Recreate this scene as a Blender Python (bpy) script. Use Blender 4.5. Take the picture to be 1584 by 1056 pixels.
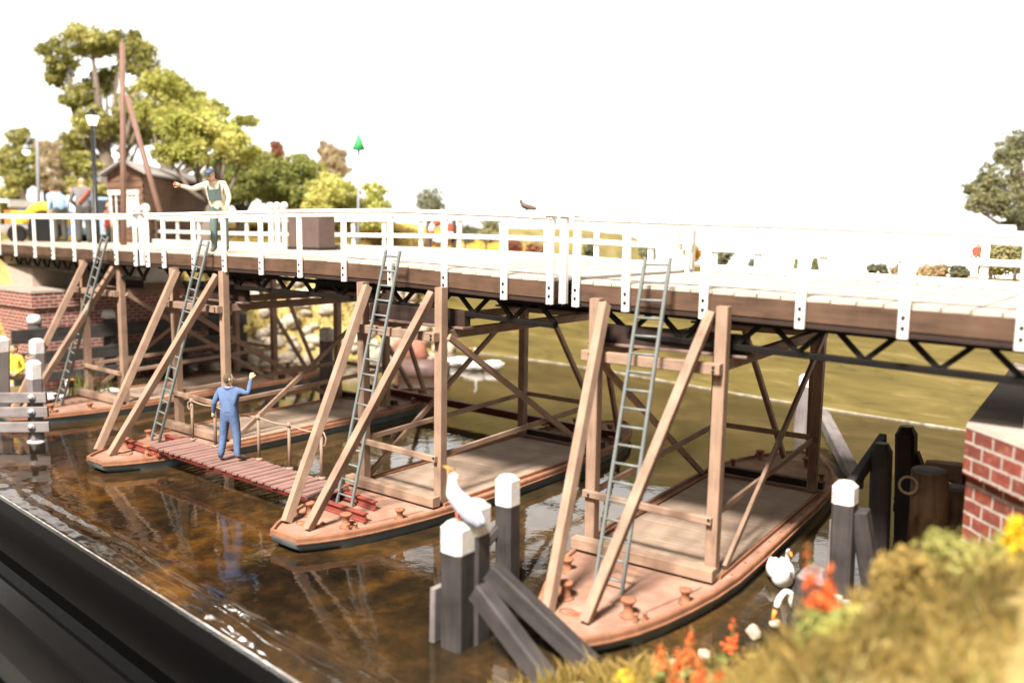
import bpy, bmesh, math, random
import numpy as np
from mathutils import Vector, Matrix

random.seed(7); RNG = np.random.default_rng(7)
scene = bpy.context.scene
for o in list(bpy.data.objects): bpy.data.objects.remove(o)
C = scene.collection
U = 0.775                       # survey units -> metres

# ------------------------------------------------------------------ camera, world, lamps, exposure
FPX, PITCH, ROLL, YAW, CAMH = 1353.853, 0.128449, -0.012480, 0.66, 6.66817
cam_d = bpy.data.cameras.new('camera'); cam = bpy.data.objects.new('camera', cam_d); C.objects.link(cam)
_f = Vector((-math.sin(YAW)*math.cos(PITCH), math.cos(YAW)*math.cos(PITCH), -math.sin(PITCH)))
_r = Vector((math.cos(YAW), math.sin(YAW), 0)); _u = _r.cross(_f)
_r2 = _r*math.cos(ROLL) - _u*math.sin(ROLL); _u2 = _r*math.sin(ROLL) + _u*math.cos(ROLL)
M = Matrix((( _r2.x, _u2.x, -_f.x, 0), (_r2.y, _u2.y, -_f.y, 0), (_r2.z, _u2.z, -_f.z, 0), (0,0,0,1)))
cam.matrix_world = Matrix.Translation((0,0,CAMH*U)) @ M
cam_d.lens = FPX/1584*36; cam_d.sensor_width = 36; cam_d.clip_start = .05; cam_d.clip_end = 500
cam_d.dof.use_dof = True; cam_d.dof.focus_distance = 21.5*U; cam_d.dof.aperture_fstop = .28
scene.camera = cam
world = bpy.data.worlds.new('World'); scene.world = world; world.use_nodes = True
wt = world.node_tree; bg = wt.nodes['Background']; bg.inputs[1].default_value = 1.0
# surroundings: a brightly lit white backdrop beyond the layout (+Y), the dim exhibition hall overhead, below and behind the viewer
def wn(typ, **k):
    x = wt.nodes.new(typ)
    for a, v in k.items(): setattr(x, a, v)
    return x
_tc = wn('ShaderNodeTexCoord'); _sp = wn('ShaderNodeSeparateXYZ'); wt.links.new(_tc.outputs['Generated'], _sp.inputs[0])
def wmap(src, a, b, c, d):
    m = wn('ShaderNodeMapRange', interpolation_type='SMOOTHSTEP'); wt.links.new(src, m.inputs[0])
    for i, v in enumerate((a,b,c,d)): m.inputs[i+1].default_value = v
    return m.outputs[0]
def wmul(a, b):
    m = wn('ShaderNodeMath', operation='MULTIPLY'); wt.links.new(a, m.inputs[0]); wt.links.new(b, m.inputs[1]); return m.outputs[0]
_fac = wmul(wmul(wmap(_sp.outputs[1], -.25, .15, 0, 1), wmap(_sp.outputs[2], .335, .40, 1, 0)), wmap(_sp.outputs[2], -.25, -.05, 0, 1))
_mx = wn('ShaderNodeMixRGB'); _mx.inputs[1].default_value = (.175,.16,.14,1); _mx.inputs[2].default_value = (1.75,1.72,1.67,1)
wt.links.new(_fac, _mx.inputs[0]); wt.links.new(_mx.outputs[0], bg.inputs[0])
scene.view_settings.view_transform = 'Standard'; scene.view_settings.look = 'None'
scene.view_settings.gamma = 1; scene.view_settings.use_curve_mapping = False
scene.view_settings.exposure = 0.45
def area_lamp(name, loc, target, sx, sy, power, col):
    d = bpy.data.lights.new(name, 'AREA'); d.shape = 'RECTANGLE'; d.size = sx*U; d.size_y = sy*U; d.energy = power; d.color = col
    o = bpy.data.objects.new(name, d); C.objects.link(o); o.location = Vector(loc)*U
    o.rotation_euler = (Vector(target)-Vector(loc)).to_track_quat('-Z','Y').to_euler(); return o
area_lamp('exhibition_lamp', (4, -60, 103), (-14, 15, 3), 24, 15, 275000, (1, .93, .85))
area_lamp('front_fill_lamp', (2, -22, 32), (-14, 15, 3), 14, 8, 2800, (1, .94, .86))  # unseen fill lamp, added to brighten the faces turned towards the viewer
area_lamp('strip_lamp', (-39.8, 29.9, 17.5), (-11, 8.3, 0), 9, .7, 620, (1, .97, .92))   # long lamp above the layout that glints on the resin lip


# ------------------------------------------------------------------ photo survey: a pixel of the photograph seen at a real height / distance
def ray(px, py):
    a = (px-792)/FPX; b = -(py-528)/FPX
    return _f + _r2*a + _u2*b
def at_z(px, py, z): r = ray(px, py); t = (z-CAMH)/r.z; return Vector((r.x*t, r.y*t, z))
def at_y(px, py, Y): r = ray(px, py); t = Y/r.y; return Vector((r.x*t, Y, CAMH+r.z*t))
def at_d(px, py, d): r = ray(px, py); return Vector((r.x*d, r.y*d, CAMH+r.z*d))

# ------------------------------------------------------------------ materials
def lin(h):
    h = h.lstrip('#'); v = [int(h[i:i+2],16)/255 for i in (0,2,4)]
    return tuple((x/12.92 if x <= .04045 else ((x+.055)/1.055)**2.4) for x in v)
class NT:
    def __init__(s, name):
        s.m = bpy.data.materials.new(name); s.m.use_nodes = True; s.t = s.m.node_tree; s.b = s.t.nodes['Principled BSDF']
        s.out = s.t.nodes['Material Output']
    def n(s, typ, **k):
        x = s.t.nodes.new(typ)
        for a, v in k.items():
            if a.startswith('i_'):
                key = a[2:]; key = int(key) if key.isdigit() else key.replace('_',' ')
                x.inputs[key].default_value = v
            else: setattr(x, a, v)
        return x
    def l(s, a, b): s.t.links.new(a, b)
    def ramp(s, fac, stops):
        r = s.n('ShaderNodeValToRGB'); e = r.color_ramp.elements
        while len(e) < len(stops): e.new(.5)
        for i, (p, c) in enumerate(stops): e[i].position = p; e[i].color = (*c, 1)
        s.l(fac, r.inputs[0]); return r
    def coord(s, kind='Object', scale=(1,1,1)):
        tc = s.n('ShaderNodeTexCoord'); mp = s.n('ShaderNodeMapping'); mp.inputs['Scale'].default_value = scale
        s.l(tc.outputs[kind], mp.inputs[0]); return mp.outputs[0]
    def bump(s, h, strength, dist):
        b = s.n('ShaderNodeBump'); b.inputs['Strength'].default_value = strength; b.inputs['Distance'].default_value = dist
        s.l(h, b.inputs['Height']); s.l(b.outputs[0], s.b.inputs['Normal']); return b
def mulc(c, k): return tuple(min(1, x*k) for x in c)
def wood(name, col, rough=.7, contrast=.35, grain=1.0, dirt=None, spec=.3):
    """sawn timber: grain stretched along the board's own length (UV)"""
    t = NT(name); co = t.coord('UV', (2.2*grain, 26*grain, 1))
    n1 = t.n('ShaderNodeTexNoise', i_Scale=1.0, i_Detail=6.0, i_Roughness=.65); t.l(co, n1.inputs[0])
    co2 = t.coord('Object'); n2 = t.n('ShaderNodeTexNoise', i_Scale=2.3, i_Detail=4.0); t.l(co2, n2.inputs[0])
    oi = t.n('ShaderNodeObjectInfo')
    ad = t.n('ShaderNodeMath', operation='MULTIPLY_ADD', i_1=.55, i_2=0.0); t.l(n2.outputs[0], ad.inputs[0])
    ad2 = t.n('ShaderNodeMath', operation='MULTIPLY_ADD', i_1=.5); t.l(n1.outputs[0], ad2.inputs[0]); t.l(ad.outputs[0], ad2.inputs[2])
    ad3 = t.n('ShaderNodeMath', operation='MULTIPLY_ADD', i_1=.09); t.l(oi.outputs['Random'], ad3.inputs[0]); t.l(ad2.outputs[0], ad3.inputs[2])
    r = t.ramp(ad3.outputs[0], [(.34, dirt or mulc(col, 1-contrast*1.3)), (.55, col), (.78, mulc(col, 1+contrast))])
    t.l(r.outputs[0], t.b.inputs['Base Color']); t.b.inputs['Roughness'].default_value = rough
    t.b.inputs['Specular IOR Level'].default_value = spec
    n3 = t.n('ShaderNodeTexNoise', i_Scale=1.0, i_Detail=4.0); t.l(t.coord('UV', (6, 90, 1)), n3.inputs[0])
    t.bump(n3.outputs[0], .35, .006); return t.m
def paint(name, col, rough=.5, var=.15, scale=3.0, spec=.4, bump=.0, col2=None, metallic=0):
    t = NT(name); co = t.coord('Object')
    n = t.n('ShaderNodeTexNoise', i_Scale=scale, i_Detail=6.0, i_Roughness=.65); t.l(co, n.inputs[0])
    r = t.ramp(n.outputs[0], [(.3, mulc(col, 1-var)), (.52, col), (.75, col2 or mulc(col, 1+var))])
    t.l(r.outputs[0], t.b.inputs['Base Color']); t.b.inputs['Roughness'].default_value = rough
    t.b.inputs['Specular IOR Level'].default_value = spec; t.b.inputs['Metallic'].default_value = metallic
    if bump:
        n2 = t.n('ShaderNodeTexNoise', i_Scale=scale*9, i_Detail=3.0); t.l(co, n2.inputs[0]); t.bump(n2.outputs[0], bump, .02)
    return t.m
def glow(name, col, strength):
    t = NT(name); t.b.inputs['Base Color'].default_value = (*col,1); t.b.inputs['Emission Color'].default_value = (*col,1)
    t.b.inputs['Emission Strength'].default_value = strength; return t.m
def brick(name, c1, c2, mortar, scale=1.0, w=.30, h=.115):
    t = NT(name); co = t.coord('UV')
    b = t.n('ShaderNodeTexBrick', i_Scale=1.0, i_Mortar_Size=.016*scale**.7, i_Mortar_Smooth=.25, i_Bias=-.1, i_Brick_Width=w*scale, i_Row_Height=h*scale)
    b.inputs['Color1'].default_value = (*c1,1); b.inputs['Color2'].default_value = (*c2,1); b.inputs['Mortar'].default_value = (*mortar,1)
    nd = t.n('ShaderNodeTexNoise', i_Scale=5.0, i_Detail=2.0); t.l(co, nd.inputs[0])
    vm = t.n('ShaderNodeMixRGB', blend_type='ADD', i_0=.035); t.l(co, vm.inputs[1]); t.l(nd.outputs[1], vm.inputs[2]); t.l(vm.outputs[0], b.inputs['Vector'])
    n = t.n('ShaderNodeTexNoise', i_Scale=7.0, i_Detail=6.0, i_Roughness=.7); t.l(co, n.inputs[0])
    g = t.ramp(n.outputs[0], [(.3, (.45,.45,.45)), (.55, (1,1,1)), (.8, (1.15,1.1,1.05))])
    mx = t.n('ShaderNodeMixRGB', blend_type='MULTIPLY', i_0=.8); t.l(b.outputs[0], mx.inputs[1]); t.l(g.outputs[0], mx.inputs[2])
    ef = t.ramp(n.outputs[0], [(.56, (0,0,0)), (.75, (.45,.45,.45))])
    mx2 = t.n('ShaderNodeMixRGB', blend_type='MIX'); t.l(ef.outputs[0], mx2.inputs[0]); t.l(mx.outputs[0], mx2.inputs[1]); mx2.inputs[2].default_value = (*mortar,1)
    t.l(mx2.outputs[0], t.b.inputs['Base Color']); t.b.inputs['Roughness'].default_value = .85
    iv = t.n('ShaderNodeMath', operation='SUBTRACT', i_0=1.0); t.l(b.outputs[1], iv.inputs[1])
    t.bump(iv.outputs[0], .8, .02); return t.m
def leaf(name, a, b, c, scale=.55):
    t = NT(name); g = t.n('ShaderNodeNewGeometry'); n = t.n('ShaderNodeTexNoise', i_Scale=scale, i_Detail=2.0); t.l(g.outputs['Position'], n.inputs[0])
    ad = t.n('ShaderNodeMath', operation='MULTIPLY_ADD', i_1=.28); t.l(g.outputs['Random Per Island'], ad.inputs[0]); 
    sb = t.n('ShaderNodeMath', operation='SUBTRACT', i_1=.14); t.l(n.outputs[0], sb.inputs[0]); t.l(sb.outputs[0], ad.inputs[2])
    r = t.ramp(ad.outputs[0], [(.3, a), (.5, b), (.7, c)])
    df = t.n('ShaderNodeBsdfDiffuse'); tr = t.n('ShaderNodeBsdfTranslucent'); mx = t.n('ShaderNodeMixShader', i_0=.42)
    t.l(r.outputs[0], df.inputs[0]); t.l(r.outputs[0], tr.inputs[0]); t.l(df.outputs[0], mx.inputs[1]); t.l(tr.outputs[0], mx.inputs[2])
    t.l(mx.outputs[0], t.out.inputs[0]); return t.m

MT = {}
MT['trestle'] = wood('trestle_timber', (.285,.188,.132), .74, .42)
MT['deck_tan'] = paint('boat_deck', (.30,.17,.12), .75, .32, 1.6, .25, .25, (.40,.27,.20))
MT['hatch'] = wood('hatch_boards', (.34,.25,.185), .75, .3, .6)
MT['rim'] = paint('rust_orange_rim', (.31,.145,.082), .6, .3, 4.0, .35, .15)
MT['rust'] = paint('rusty_iron', (.30,.13,.07), .7, .35, 9.0, .3, .3)
MT['hull'] = paint('blue_grey_hull', (.13,.16,.17), .45, .3, 2.5, .4, .1, (.15,.185,.18))
MT['water_mark'] = paint('pale_waterline', (.45,.43,.38), .5, .3, 8)
MT['red_steel'] = paint('red_oxide_steel', (.25,.058,.042), .5, .3, 6, .4, .1)
MT['maroon'] = paint('maroon_steel', (.13,.022,.018), .45, .3, 5, .4)
MT['ladder'] = paint('grey_green_ladder', (.165,.178,.168), .5, .15, 8, .4)
MT['white'] = paint('white_paint', (.78,.735,.68), .55, .09, 3, .35, .1)
MT['white_dirty'] = paint('chalky_white_cap', (.74,.71,.68), .7, .15, 10, .3, .6)
MT['deck_board'] = wood('pale_deck_planks', (.46,.40,.335), .8, .2, .8)
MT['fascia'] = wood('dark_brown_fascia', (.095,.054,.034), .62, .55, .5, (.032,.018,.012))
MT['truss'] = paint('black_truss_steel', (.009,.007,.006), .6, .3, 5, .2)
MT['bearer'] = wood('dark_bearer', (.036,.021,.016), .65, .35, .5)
MT['bearer_plate'] = wood('bearer_plate', (.17,.11,.09), .7, .25)
MT['bolt'] = paint('black_bolt', (.025,.02,.018), .45, .2, 20)
MT['gang'] = wood('red_brown_planks', (.235,.135,.115), .75, .3)
MT['rope'] = paint('hemp_rope', (.36,.25,.18), .85, .2, 30)
MT['rope_dark'] = paint('tarred_rope', (.12,.09,.06), .85, .2, 30)
MT['pole_brown'] = paint('brown_stanchion', (.27,.185,.135), .7, .2, 12)
MT['spar'] = wood('brown_spar', (.20,.115,.085), .7, .2)
MT['dolphin'] = wood('weathered_black_pile', (.052,.045,.043), .72, .6, .3, (.018,.016,.016))
MT['dolphin_dark'] = wood('tarred_pile', (.026,.020,.020), .6, .5, .5)
MT['grey_plank'] = wood('silver_grey_plank', (.21,.185,.18), .78, .38, .6, (.10,.085,.085))
MT['pile_brown'] = wood('old_brown_pile', (.17,.095,.05), .75, .7, .35, (.035,.022,.016))
MT['brick'] = brick('red_brick', (.33,.075,.045), (.22,.055,.038), (.52,.45,.39))
MT['brick_big'] = brick('red_brick_near', (.31,.07,.042), (.20,.052,.036), (.52,.45,.39), 1.45, .26, .128)
MT['coping'] = paint('coping_stone', (.40,.33,.28), .85, .15, 4, .2, .4)
MT['coping_grey'] = paint('grey_bearing_stone', (.42,.42,.40), .8, .15, 4, .2, .4)
MT['black_gloss'] = paint('black_lacquer_board', (.003,.0028,.003), .13, .5, 30, .4, .05)
MT['stone'] = paint('pale_river_stone', (.50,.42,.32), .85, .4, 2.2, .25, .5, (.66,.58,.47))
MT['stone_red'] = paint('reddish_stone', (.38,.16,.11), .85, .3, 3, .25, .5)
MT['bark'] = paint('tree_bark', (.19,.15,.115), .9, .35, 3, .2, .8)
MT['skin'] = paint('skin', (.62,.36,.22), .55, .1, 9, .35)
MT['skin_pale'] = paint('skin_pale', (.68,.48,.32), .55, .1, 9, .35)
MT['overall_blue'] = paint('blue_overalls', (.115,.175,.31), .85, .34, 4.5, .15, .9)
MT['bib'] = paint('grey_green_bib', (.12,.165,.155), .8, .2, 7, .2, .3)
MT['shirt'] = paint('cream_shirt', (.66,.59,.46), .8, .1, 6, .2, .2)
MT['cap_blue'] = paint('navy_cap', (.06,.075,.12), .6, .2, 9)
MT['hair_brown'] = paint('grey_brown_hair', (.13,.095,.06), .85, .3, 30, .2, .6)
MT['boot'] = paint('dusty_boot', (.10,.09,.065), .8, .25, 12)
MT['coat_grey'] = paint('grey_coat', (.20,.19,.19), .8, .15, 6)
MT['trouser_dark'] = paint('dark_trousers', (.07,.07,.06), .85, .2, 6)
MT['yellow_cloth'] = paint('yellow_dress', (.62,.46,.05), .8, .15, 6)
MT['red_cloth'] = paint('red_cloth', (.55,.09,.05), .8, .15, 6)
MT['sky_blue'] = paint('pale_blue_paint', (.30,.44,.60), .5, .1, 5)
MT['orange'] = paint('orange_paint', (.75,.20,.05), .5, .15, 5)
MT['yellow'] = paint('yellow_paint', (.80,.55,.05), .45, .1, 5)
MT['dark'] = paint('dark_void', (.02,.018,.016), .7, .2, 5)
MT['glass'] = paint('window_glass', (.05,.055,.06), .08, .1, 5, .6)
MT['feather'] = paint('white_feathers', (.82,.79,.74), .75, .06, 8, .2, .3)
MT['gull_grey'] = paint('gull_grey_wing', (.42,.45,.58), .7, .12, 10)
MT['beak_orange'] = paint('orange_beak', (.72,.26,.04), .5, .1, 10)
MT['beak_red'] = paint('red_beak', (.68,.13,.06), .5, .1, 10)
MT['crow'] = paint('brown_bird', (.12,.085,.07), .7, .3, 14)
MT['shed'] = wood('brown_shed_boards', (.17,.095,.06), .8, .25, .5)
MT['roof'] = paint('grey_felt_roof', (.30,.27,.25), .85, .15, 4)
MT['lamp_black'] = paint('black_lamp_iron', (.012,.012,.013), .4, .2, 8)
MT['lamp_glow'] = glow('lit_lamp_glass', (1,.93,.75), 1.6)
MT['green_cone'] = paint('green_topmark', (.06,.48,.13), .5, .1, 8)
MT['grey_metal'] = paint('grey_metal', (.30,.30,.31), .5, .15, 8)
MT['cabinet'] = wood('brown_grey_cabinet', (.11,.075,.065), .75, .2)
MT['log'] = wood('wet_log', (.14,.085,.075), .5, .5, .5)
MT['leaf_olive'] = leaf('olive_green_leaves', (.22,.215,.065), (.40,.385,.12), (.60,.56,.21))
MT['leaf_light'] = leaf('light_yellow_green_leaves', (.33,.335,.08), (.53,.515,.15), (.72,.68,.25))
MT['leaf_mid'] = leaf('mid_green_leaves', (.19,.205,.065), (.32,.34,.10), (.48,.48,.16))
MT['leaf_far'] = leaf('grey_green_far_leaves', (.15,.16,.10), (.24,.25,.16), (.36,.36,.24))
MT['leaf_rust'] = leaf('rusty_autumn_leaves', (.28,.10,.06), (.38,.16,.10), (.50,.30,.16))
MT['leaf_beige'] = leaf('beige_autumn_leaves', (.42,.32,.18), (.58,.46,.28), (.72,.62,.42))
MT['leaf_dark'] = leaf('dark_grey_green_leaves', (.16,.165,.10), (.31,.31,.17), (.52,.48,.25))
MT['leaf_gold'] = leaf('golden_leaves', (.45,.22,.03), (.60,.36,.04), (.75,.55,.08))
MT['grass_gold'] = leaf('golden_grass', (.20,.145,.055), (.40,.285,.085), (.58,.44,.17), 1.0)
MT['grass_green'] = leaf('green_grass', (.17,.17,.05), (.29,.27,.065), (.44,.40,.12), 1.0)
MT['petal_orange'] = leaf('orange_petals', (.62,.10,.04), (.78,.18,.06), (.85,.30,.10))
MT['petal_yellow'] = leaf('yellow_petals', (.80,.55,.03), (.85,.66,.04), (.9,.75,.1))
MT['reed'] = leaf('reed_leaves', (.16,.20,.06), (.28,.32,.10), (.42,.44,.18))

# ------------------------------------------------------------------ mesh builder (survey units; build() converts to metres)
class MB:
    def __init__(s): s.v = []; s.f = []; s.uv = []; s.mi = []; s.cur = 0; s.sm = []; s.smooth = False
    def face(s, idx, uvs): s.f.append(tuple(idx)); s.uv.append(uvs); s.mi.append(s.cur); s.sm.append(s.smooth)
    def add(s, vs): b = len(s.v); s.v += [Vector(v) for v in vs]; return b
    def quad(s, a, b, c, d):
        i = s.add([a,b,c,d]); L1 = (Vector(b)-Vector(a)).length; L2 = (Vector(d)-Vector(a)).length
        o = random.random()*9
        s.face((i,i+1,i+2,i+3), [(o,o),(o+L1,o),(o+L1,o+L2),(o,o+L2)])
    def poly(s, pts):
        i = s.add(pts); s.face(range(i,i+len(pts)), [(p[0],p[1]) for p in pts])
    def beam(s, p0, p1, w, h, up=(0,0,1), ch=.012, w1=None, h1=None):
        p0 = Vector(p0); p1 = Vector(p1); d = p1-p0; L = d.length; d.normalize(); up = Vector(up)
        if abs(d.dot(up)) > .97: up = Vector((0,1,0)) if abs(d.y) < .9 else Vector((1,0,0))
        x = d.cross(up).normalized(); y = x.cross(d).normalized()
        w1 = w if w1 is None else w1; h1 = h if h1 is None else h1
        c = min(ch, w*.3, h*.3)
        def ring(p, w, h):
            a, b = w/2, h/2
            return [p+x*u+y*v for u, v in ((-a+c,-b),(a-c,-b),(a,-b+c),(a,b-c),(a-c,b),(-a+c,b),(-a,b-c),(-a,-b+c))]
        i = s.add(ring(p0,w,h)+ring(p1,w1,h1)); o = random.random()*20; per = [0]
        A, B = w-2*c, h-2*c
        for k in range(8): per.append(per[-1]+(A if k in (0,4) else B if k in (2,6) else c*1.4))
        for k in range(8):
            k2 = (k+1)%8
            s.face((i+k, i+k2, i+8+k2, i+8+k), [(o,o+per[k]),(o,o+per[k+1]),(o+L,o+per[k+1]),(o+L,o+per[k])])
        s.face([i+7-k for k in range(8)], [(o+.02*k,o+.1*k) for k in range(8)])
        s.face([i+8+k for k in range(8)], [(o+.02*k,o+.1*k) for k in range(8)])
    def box(s, lo, hi):
        x0,y0,z0 = lo; x1,y1,z1 = hi
        P = [(x0,y0,z0),(x1,y0,z0),(x1,y1,z0),(x0,y1,z0),(x0,y0,z1),(x1,y0,z1),(x1,y1,z1),(x0,y1,z1)]
        i = s.add(P)
        for q, ax in (((0,1,5,4),'xz'),((1,2,6,5),'yz'),((2,3,7,6),'xz'),((3,0,4,7),'yz'),((4,5,6,7),'xy'),((3,2,1,0),'xy')):
            s.face([i+k for k in q], [(P[k]['xyz'.index(ax[0])], P[k]['xyz'.index(ax[1])]) for k in q])
    def prism(s, pts, z0, z1, taper=1.0):
        """vertical prism over a counter-clockwise plan outline; side UVs run along the wall"""
        n = len(pts); cx = sum(p[0] for p in pts)/n; cy = sum(p[1] for p in pts)/n
        i = s.add([(p[0],p[1],z0) for p in pts]+[(cx+(p[0]-cx)*taper, cy+(p[1]-cy)*taper, z1) for p in pts]); u = 0
        for k in range(n):
            k2 = (k+1)%n; L = math.hypot(pts[k2][0]-pts[k][0], pts[k2][1]-pts[k][1])
            s.face((i+k,i+k2,i+n+k2,i+n+k), [(u,z0),(u+L,z0),(u+L,z1),(u,z1)]); u += L
        s.face([i+n+k for k in range(n)], [(p[0],p[1]) for p in pts])
        s.face([i+n-1-k for k in range(n)], [(p[0],p[1]) for p in pts])
    def tube(s, pts, r, n=8, cap=True):
        pts = [Vector(p) for p in pts]; m = len(pts); rs = r if isinstance(r,(list,tuple)) else [r]*m
        t0 = (pts[1]-pts[0]).normalized(); a = Vector((0,0,1)) if abs(t0.z) < .9 else Vector((1,0,0))
        x = t0.cross(a).normalized(); u = 0; base = len(s.v); o = random.random()*9; us = []
        for k in range(m):
            t = ((pts[min(k+1,m-1)]-pts[max(k-1,0)])).normalized()
            x = (x - t*x.dot(t)).normalized(); y = t.cross(x)
            if k: u += (pts[k]-pts[k-1]).length
            us.append(u)
            s.add([pts[k]+(x*math.cos(2*math.pi*j/n)+y*math.sin(2*math.pi*j/n))*rs[k] for j in range(n)])
        sm = s.smooth; s.smooth = True
        for k in range(m-1):
            for j in range(n):
                j2 = (j+1)%n; b = base+k*n; w = 2*math.pi*max(rs[k],.01)/n
                s.face((b+j,b+j2,b+n+j2,b+n+j), [(o+us[k],o+w*j),(o+us[k],o+w*(j+1)),(o+us[k+1],o+w*(j+1)),(o+us[k+1],o+w*j)])
        s.smooth = sm
        if cap:
            s.face([base+n-1-j for j in range(n)], [(o+.1*j,o) for j in range(n)])
            s.face([base+(m-1)*n+j for j in range(n)], [(o+.1*j,o) for j in range(n)])
    def lathe(s, c, prof, n=16):
        """prof: list of (radius, z) from bottom to top"""
        c = Vector(c); base = len(s.v)
        for r, z in prof: s.add([c+Vector((r*math.cos(2*math.pi*j/n), r*math.sin(2*math.pi*j/n), z)) for j in range(n)])
        sm = s.smooth; s.smooth = True
        for k in range(len(prof)-1):
            for j in range(n):
                j2 = (j+1)%n; b = base+k*n; s.face((b+j,b+j2,b+n+j2,b+n+j), [(j/n,prof[k][1]),((j+1)/n,prof[k][1]),((j+1)/n,prof[k+1][1]),(j/n,prof[k+1][1])])
        s.smooth = sm
        s.face([base+n-1-j for j in range(n)], [(0,0)]*n); s.face([base+(len(prof)-1)*n+j for j in range(n)], [(0,0)]*n)
    def ball(s, c, r, nu=12, nv=8, fn=None):
        c = Vector(c); r = Vector(r) if not isinstance(r,(int,float)) else Vector((r,r,r)); base = len(s.v)
        for a in range(nv+1):
            th = math.pi*a/nv
            for b in range(nu):
                ph = 2*math.pi*b/nu; p = Vector((math.sin(th)*math.cos(ph), math.sin(th)*math.sin(ph), math.cos(th)))
                if fn: p = p*fn(p)
                s.v.append(c+Vector((p.x*r.x,p.y*r.y,p.z*r.z)))
        sm = s.smooth; s.smooth = True
        for a in range(nv):
            for b in range(nu):
                b2 = (b+1)%nu; s.face((base+a*nu+b, base+(a+1)*nu+b, base+(a+1)*nu+b2, base+a*nu+b2), [(b/nu,a/nv)]*4)
        s.smooth = sm
    def build(s, name, mat, parent=None, local=True, k=None):
        k = U if k is None else k
        off = Vector((0,0,0))
        if parent is not None and not local: off = parent.location
        me = bpy.data.meshes.new(name)
        me.from_pydata([tuple(Vector(v)*k-off) for v in s.v], [], s.f)
        uvl = me.uv_layers.new(name='UVMap'); flat = [c for q in s.uv for p in q for c in (p[0]*k, p[1]*k)]
        uvl.data.foreach_set('uv', flat)
        for m in (mat if isinstance(mat,(list,tuple)) else [mat]): me.materials.append(m)
        me.polygons.foreach_set('material_index', s.mi); me.polygons.foreach_set('use_smooth', s.sm)
        me.validate(); me.update()
        o = bpy.data.objects.new(name, me); C.objects.link(o)
        if parent is not None: o.parent = parent
        return o
def tag(o, label=None, cat=None, group=None, kind=None):
    for k_, v_ in (('label',label),('category',cat),('group',group),('kind',kind)):
        if v_: o[k_] = v_
    return o
def thing(name, label, cat, loc=(0,0,0), rz=0, group=None):
    o = bpy.data.objects.new(name, None); C.objects.link(o); o.location = Vector(loc)*U; o.rotation_euler = (0,0,rz)
    o.empty_display_size = .2; return tag(o, label, cat, group)
def part(name, mat, parent, fn, local=True, label=None):
    mb = MB(); fn(mb); o = mb.build(name, mat, parent, local)
    if label: o['label'] = label
    return o
def copy_tree(o, parent=None):
    c = o.copy(); C.objects.link(c); c.parent = parent
    for ch in list(o.children): copy_tree(ch, c)
    return c
def lerp(a, b, t): return a+(b-a)*t
def interp(x, pts):
    if x <= pts[0][0]: return pts[0][1]
    for (x0,y0),(x1,y1) in zip(pts, pts[1:]):
        if x <= x1: return y0+(y1-y0)*(x-x0)/(x1-x0)
    return pts[-1][1]
def sstep(a, b, x): t = max(0, min(1, (x-a)/(b-a))); return t*t*(3-2*t)
from mathutils import noise as mnoise
def nz(x, y, s=1.0, seed=0): return mnoise.noise(Vector((x*s+seed*7.3, y*s-seed*3.1, seed*1.7)))

# ------------------------------------------------------------------ THE SETTING
EA, EB = Vector((-22.48,8.69,0)), Vector((-9.95,7.62,0)); ED = (EB-EA).normalized(); EN = Vector((ED.y,-ED.x,0))   # edge of the layout, EN towards the viewer
def edge_y(x): return EA.y+(x-EA.x)*ED.y/ED.x
# water sheet, with the raised glossy lip of poured resin along the front board
def water_mat():
    t = NT('brown_resin_water'); g = t.n('ShaderNodeNewGeometry'); P = g.outputs['Position']
    n0 = t.n('ShaderNodeTexNoise', i_Scale=.38, i_Detail=5.0, i_Roughness=.6, i_Distortion=.9); t.l(P, n0.inputs[0])
    nf = t.n('ShaderNodeTexNoise', i_Scale=2.6, i_Detail=9.0, i_Roughness=.72, i_Distortion=.4); t.l(P, nf.inputs[0])
    n = t.n('ShaderNodeMixRGB', blend_type='MIX', i_0=.40); t.l(n0.outputs[0], n.inputs[1]); t.l(nf.outputs[0], n.inputs[2])
    r1 = t.ramp(n.outputs[0], [(.36, (.004,.0035,.003)), (.46, (.014,.008,.004)), (.53, (.036,.017,.005)), (.60, (.085,.036,.006)), (.70, (.17,.085,.012))])
    r2 = t.ramp(n.outputs[0], [(.36, (.026,.019,.010)), (.5, (.054,.037,.017)), (.66, (.100,.062,.025))])
    sx = t.n('ShaderNodeSeparateXYZ'); t.l(P, sx.inputs[0])
    mr = t.n('ShaderNodeMapRange', i_1=9.5*U, i_2=19*U); t.l(sx.outputs[1], mr.inputs[0])
    mr2 = t.n('ShaderNodeMapRange', i_1=-14*U, i_2=-5*U, i_3=0.0, i_4=.6); t.l(sx.outputs[0], mr2.inputs[0])
    mxx = t.n('ShaderNodeMath', operation='MAXIMUM'); t.l(mr.outputs[0], mxx.inputs[0]); t.l(mr2.outputs[0], mxx.inputs[1])
    mx = t.n('ShaderNodeMixRGB'); t.l(mxx.outputs[0], mx.inputs[0]); t.l(r1.outputs[0], mx.inputs[1]); t.l(r2.outputs[0], mx.inputs[2])
    t.l(mx.outputs[0], t.b.inputs['Base Color']); t.b.inputs['Roughness'].default_value = .035; t.b.inputs['IOR'].default_value = 1.42
    w = t.n('ShaderNodeTexNoise', i_Scale=1.5, i_Detail=3.0, i_Distortion=.6); t.l(P, w.inputs[0])
    w2 = t.n('ShaderNodeTexNoise', i_Scale=7.5, i_Detail=2.0, i_Distortion=1.2); t.l(P, w2.inputs[0])
    ad = t.n('ShaderNodeMath', operation='MULTIPLY_ADD', i_1=.16); t.l(w2.outputs[0], ad.inputs[0]); t.l(w.outputs[0], ad.inputs[2])
    t.bump(ad.outputs[0], .062, .10); return t.m
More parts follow.
